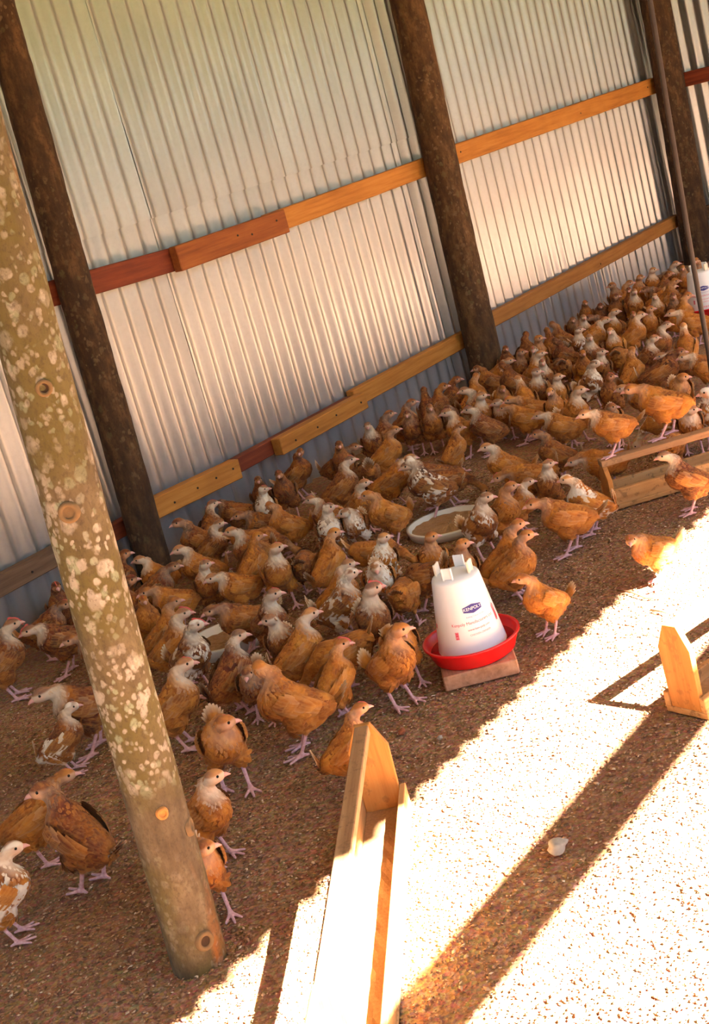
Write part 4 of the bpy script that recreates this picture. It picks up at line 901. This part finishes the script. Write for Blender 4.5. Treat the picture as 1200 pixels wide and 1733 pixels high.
def chick_wing(nk, s):
    pt = PITCHT[nk]; tc = torso_c(nk); cp, sp = math.cos(pt), math.sin(pt); rng = random.Random(5)
    def P(x, z, off):                                               # wing plane follows the flank
        f = max(0.02, 1 - (x/.070)**2 - ((z-.002)/.046)**2); y = .0365*math.sqrt(f) + .0030 + off
        return (tc[0] + x*cp - z*sp, s*y, tc[2] + x*sp + z*cp)
    vs, fs, cs = [], [], []
    for i in range(7): feather(vs, fs, cs, P, (.020-.004*i, -.006+.0050*i), .076-.002*i, .0135, .02+.03*i, 1.0 if i < 3 else 0.0, rng.random(), .0+.0003*i, -.0065)
    for i in range(7): feather(vs, fs, cs, P, (.030-.003*i, -.008+.0052*i), .048, .0140, .04+.03*i, 0, rng.random(), .0038+.0003*i, -.0045)
    for i in range(6): feather(vs, fs, cs, P, (.038-.002*i, -.006+.0055*i), .030, .0140, .02+.03*i, 0, rng.random(), .0066+.0003*i, -.003)
    for i in range(4): feather(vs, fs, cs, P, (.044-.002*i, -.002+.0060*i), .020, .0135, .02, 0, rng.random(), .0092)
    return color_mesh('wing', vs, fs, cs, M['wing'])
def chick_tail():
    vs, fs, cs = [], [], []; rng = random.Random(8)
    for i in range(9):
        a = (i-4)*.20; k = len(vs)
        for r_ in range(6):
            t = r_/5; ww = .0125*math.sin(PI*min(.93, .2+.75*t))**.7; L = (.052-.006*abs(i-4)/4)*t
            for c in (-1, 0, 1):
                vs.append((-L*math.cos(a)*1.0, L*math.sin(a)*.62 + c*ww*.5*math.cos(a), .0016*(1-abs(c)) - .004*abs(i-4)*.6 + .0008*(i % 2) + .008*t*t)); cs.append((abs(c)*.8, max(0, t-.6)/.4, rng.random()*.7, 1))
        for r_ in range(5):
            for c in (0, 1): fs.append((k+r_*3+c, k+r_*3+c+1, k+(r_+1)*3+c+1, k+(r_+1)*3+c))
    return color_mesh('tail', vs, fs, cs, M['tail'])
KEYS = [('a', 0), ('a', 50), ('a', -50), ('a', 95), ('a', -95), ('n', 0), ('n', 50), ('n', -50), ('n', 95), ('n', -95), ('l', 0), ('p', 0)]
TAIL = chick_tail(); WING = {(nk, s): chick_wing(nk, s) for nk in 'anlp' for s in (-1, 1)}
PROTO = {}
def chicken(key):
    """The first bird of a pose is built, the later ones copy it and each of its parts."""
    if key in PROTO:
        src, parts = PROTO[key]; o = src.copy(); C.objects.link(o); ch = []
        for p in parts:
            c = p.copy(); C.objects.link(c); c.parent = o; ch.append(c)
        return o, ch
    d = chick_body(*key); o = bpy.data.objects.new('chicken', d['body']); C.objects.link(o)
    ch = [obj('wing', WING[(key[0], s)], None, o) for s in (-1, 1)] + [obj('tail', TAIL, None, o, d['tail_at'], (0, d['pitch']*-.2 + .55, 0))]
    ch += [obj('beak', d['beak'], None, o)] + [obj('eye', e, None, o) for e in d['eyes']] + [obj('comb', d['comb'], None, o, d['comb_at']), obj('plumage', d['cover'], None, o)]; ch[7]['kind'] = 'stuff'
    PROTO[key] = (o, ch); return o, ch
COL = {'g': .12, 'r': .72, 'd': 1.0, 'w': .0}; NECK = {'w': .70, 'b': .20, 'd': .03}
for x, y, z, th, s, nk, dy, col, label in BIRDS:
    o, ch = chicken((nk, dy))
    o.location = (x, y, z); o.rotation_euler = (0, 0, th); o.scale = (s, s, s*random.uniform(.98, 1.03))
    o['label'] = label; o['category'] = 'chicken'; o['group'] = 'brown pullets of the flock'
    mott = (.95 if 'm' in col else 0.0); mott = 1.0 if col[0] == 'w' else mott
    o.color = (min(1, max(0, COL[col[0]] + random.uniform(-.12, .12))), NECK[col[1]], mott, 1)
    for c in ch: c.color = o.color
    up = random.choice((.35, .5, .75, 1.0))
    if 'upright' in label or 'ruffled' in label: up = 1.25
    ch[2].rotation_euler = (0, up, 0)
    k = 1.55 if ('red comb' in label or 'red-combed' in label) else random.choice((.5, .7, .9, 1.1))
    ch[6].scale = (k, k, k)
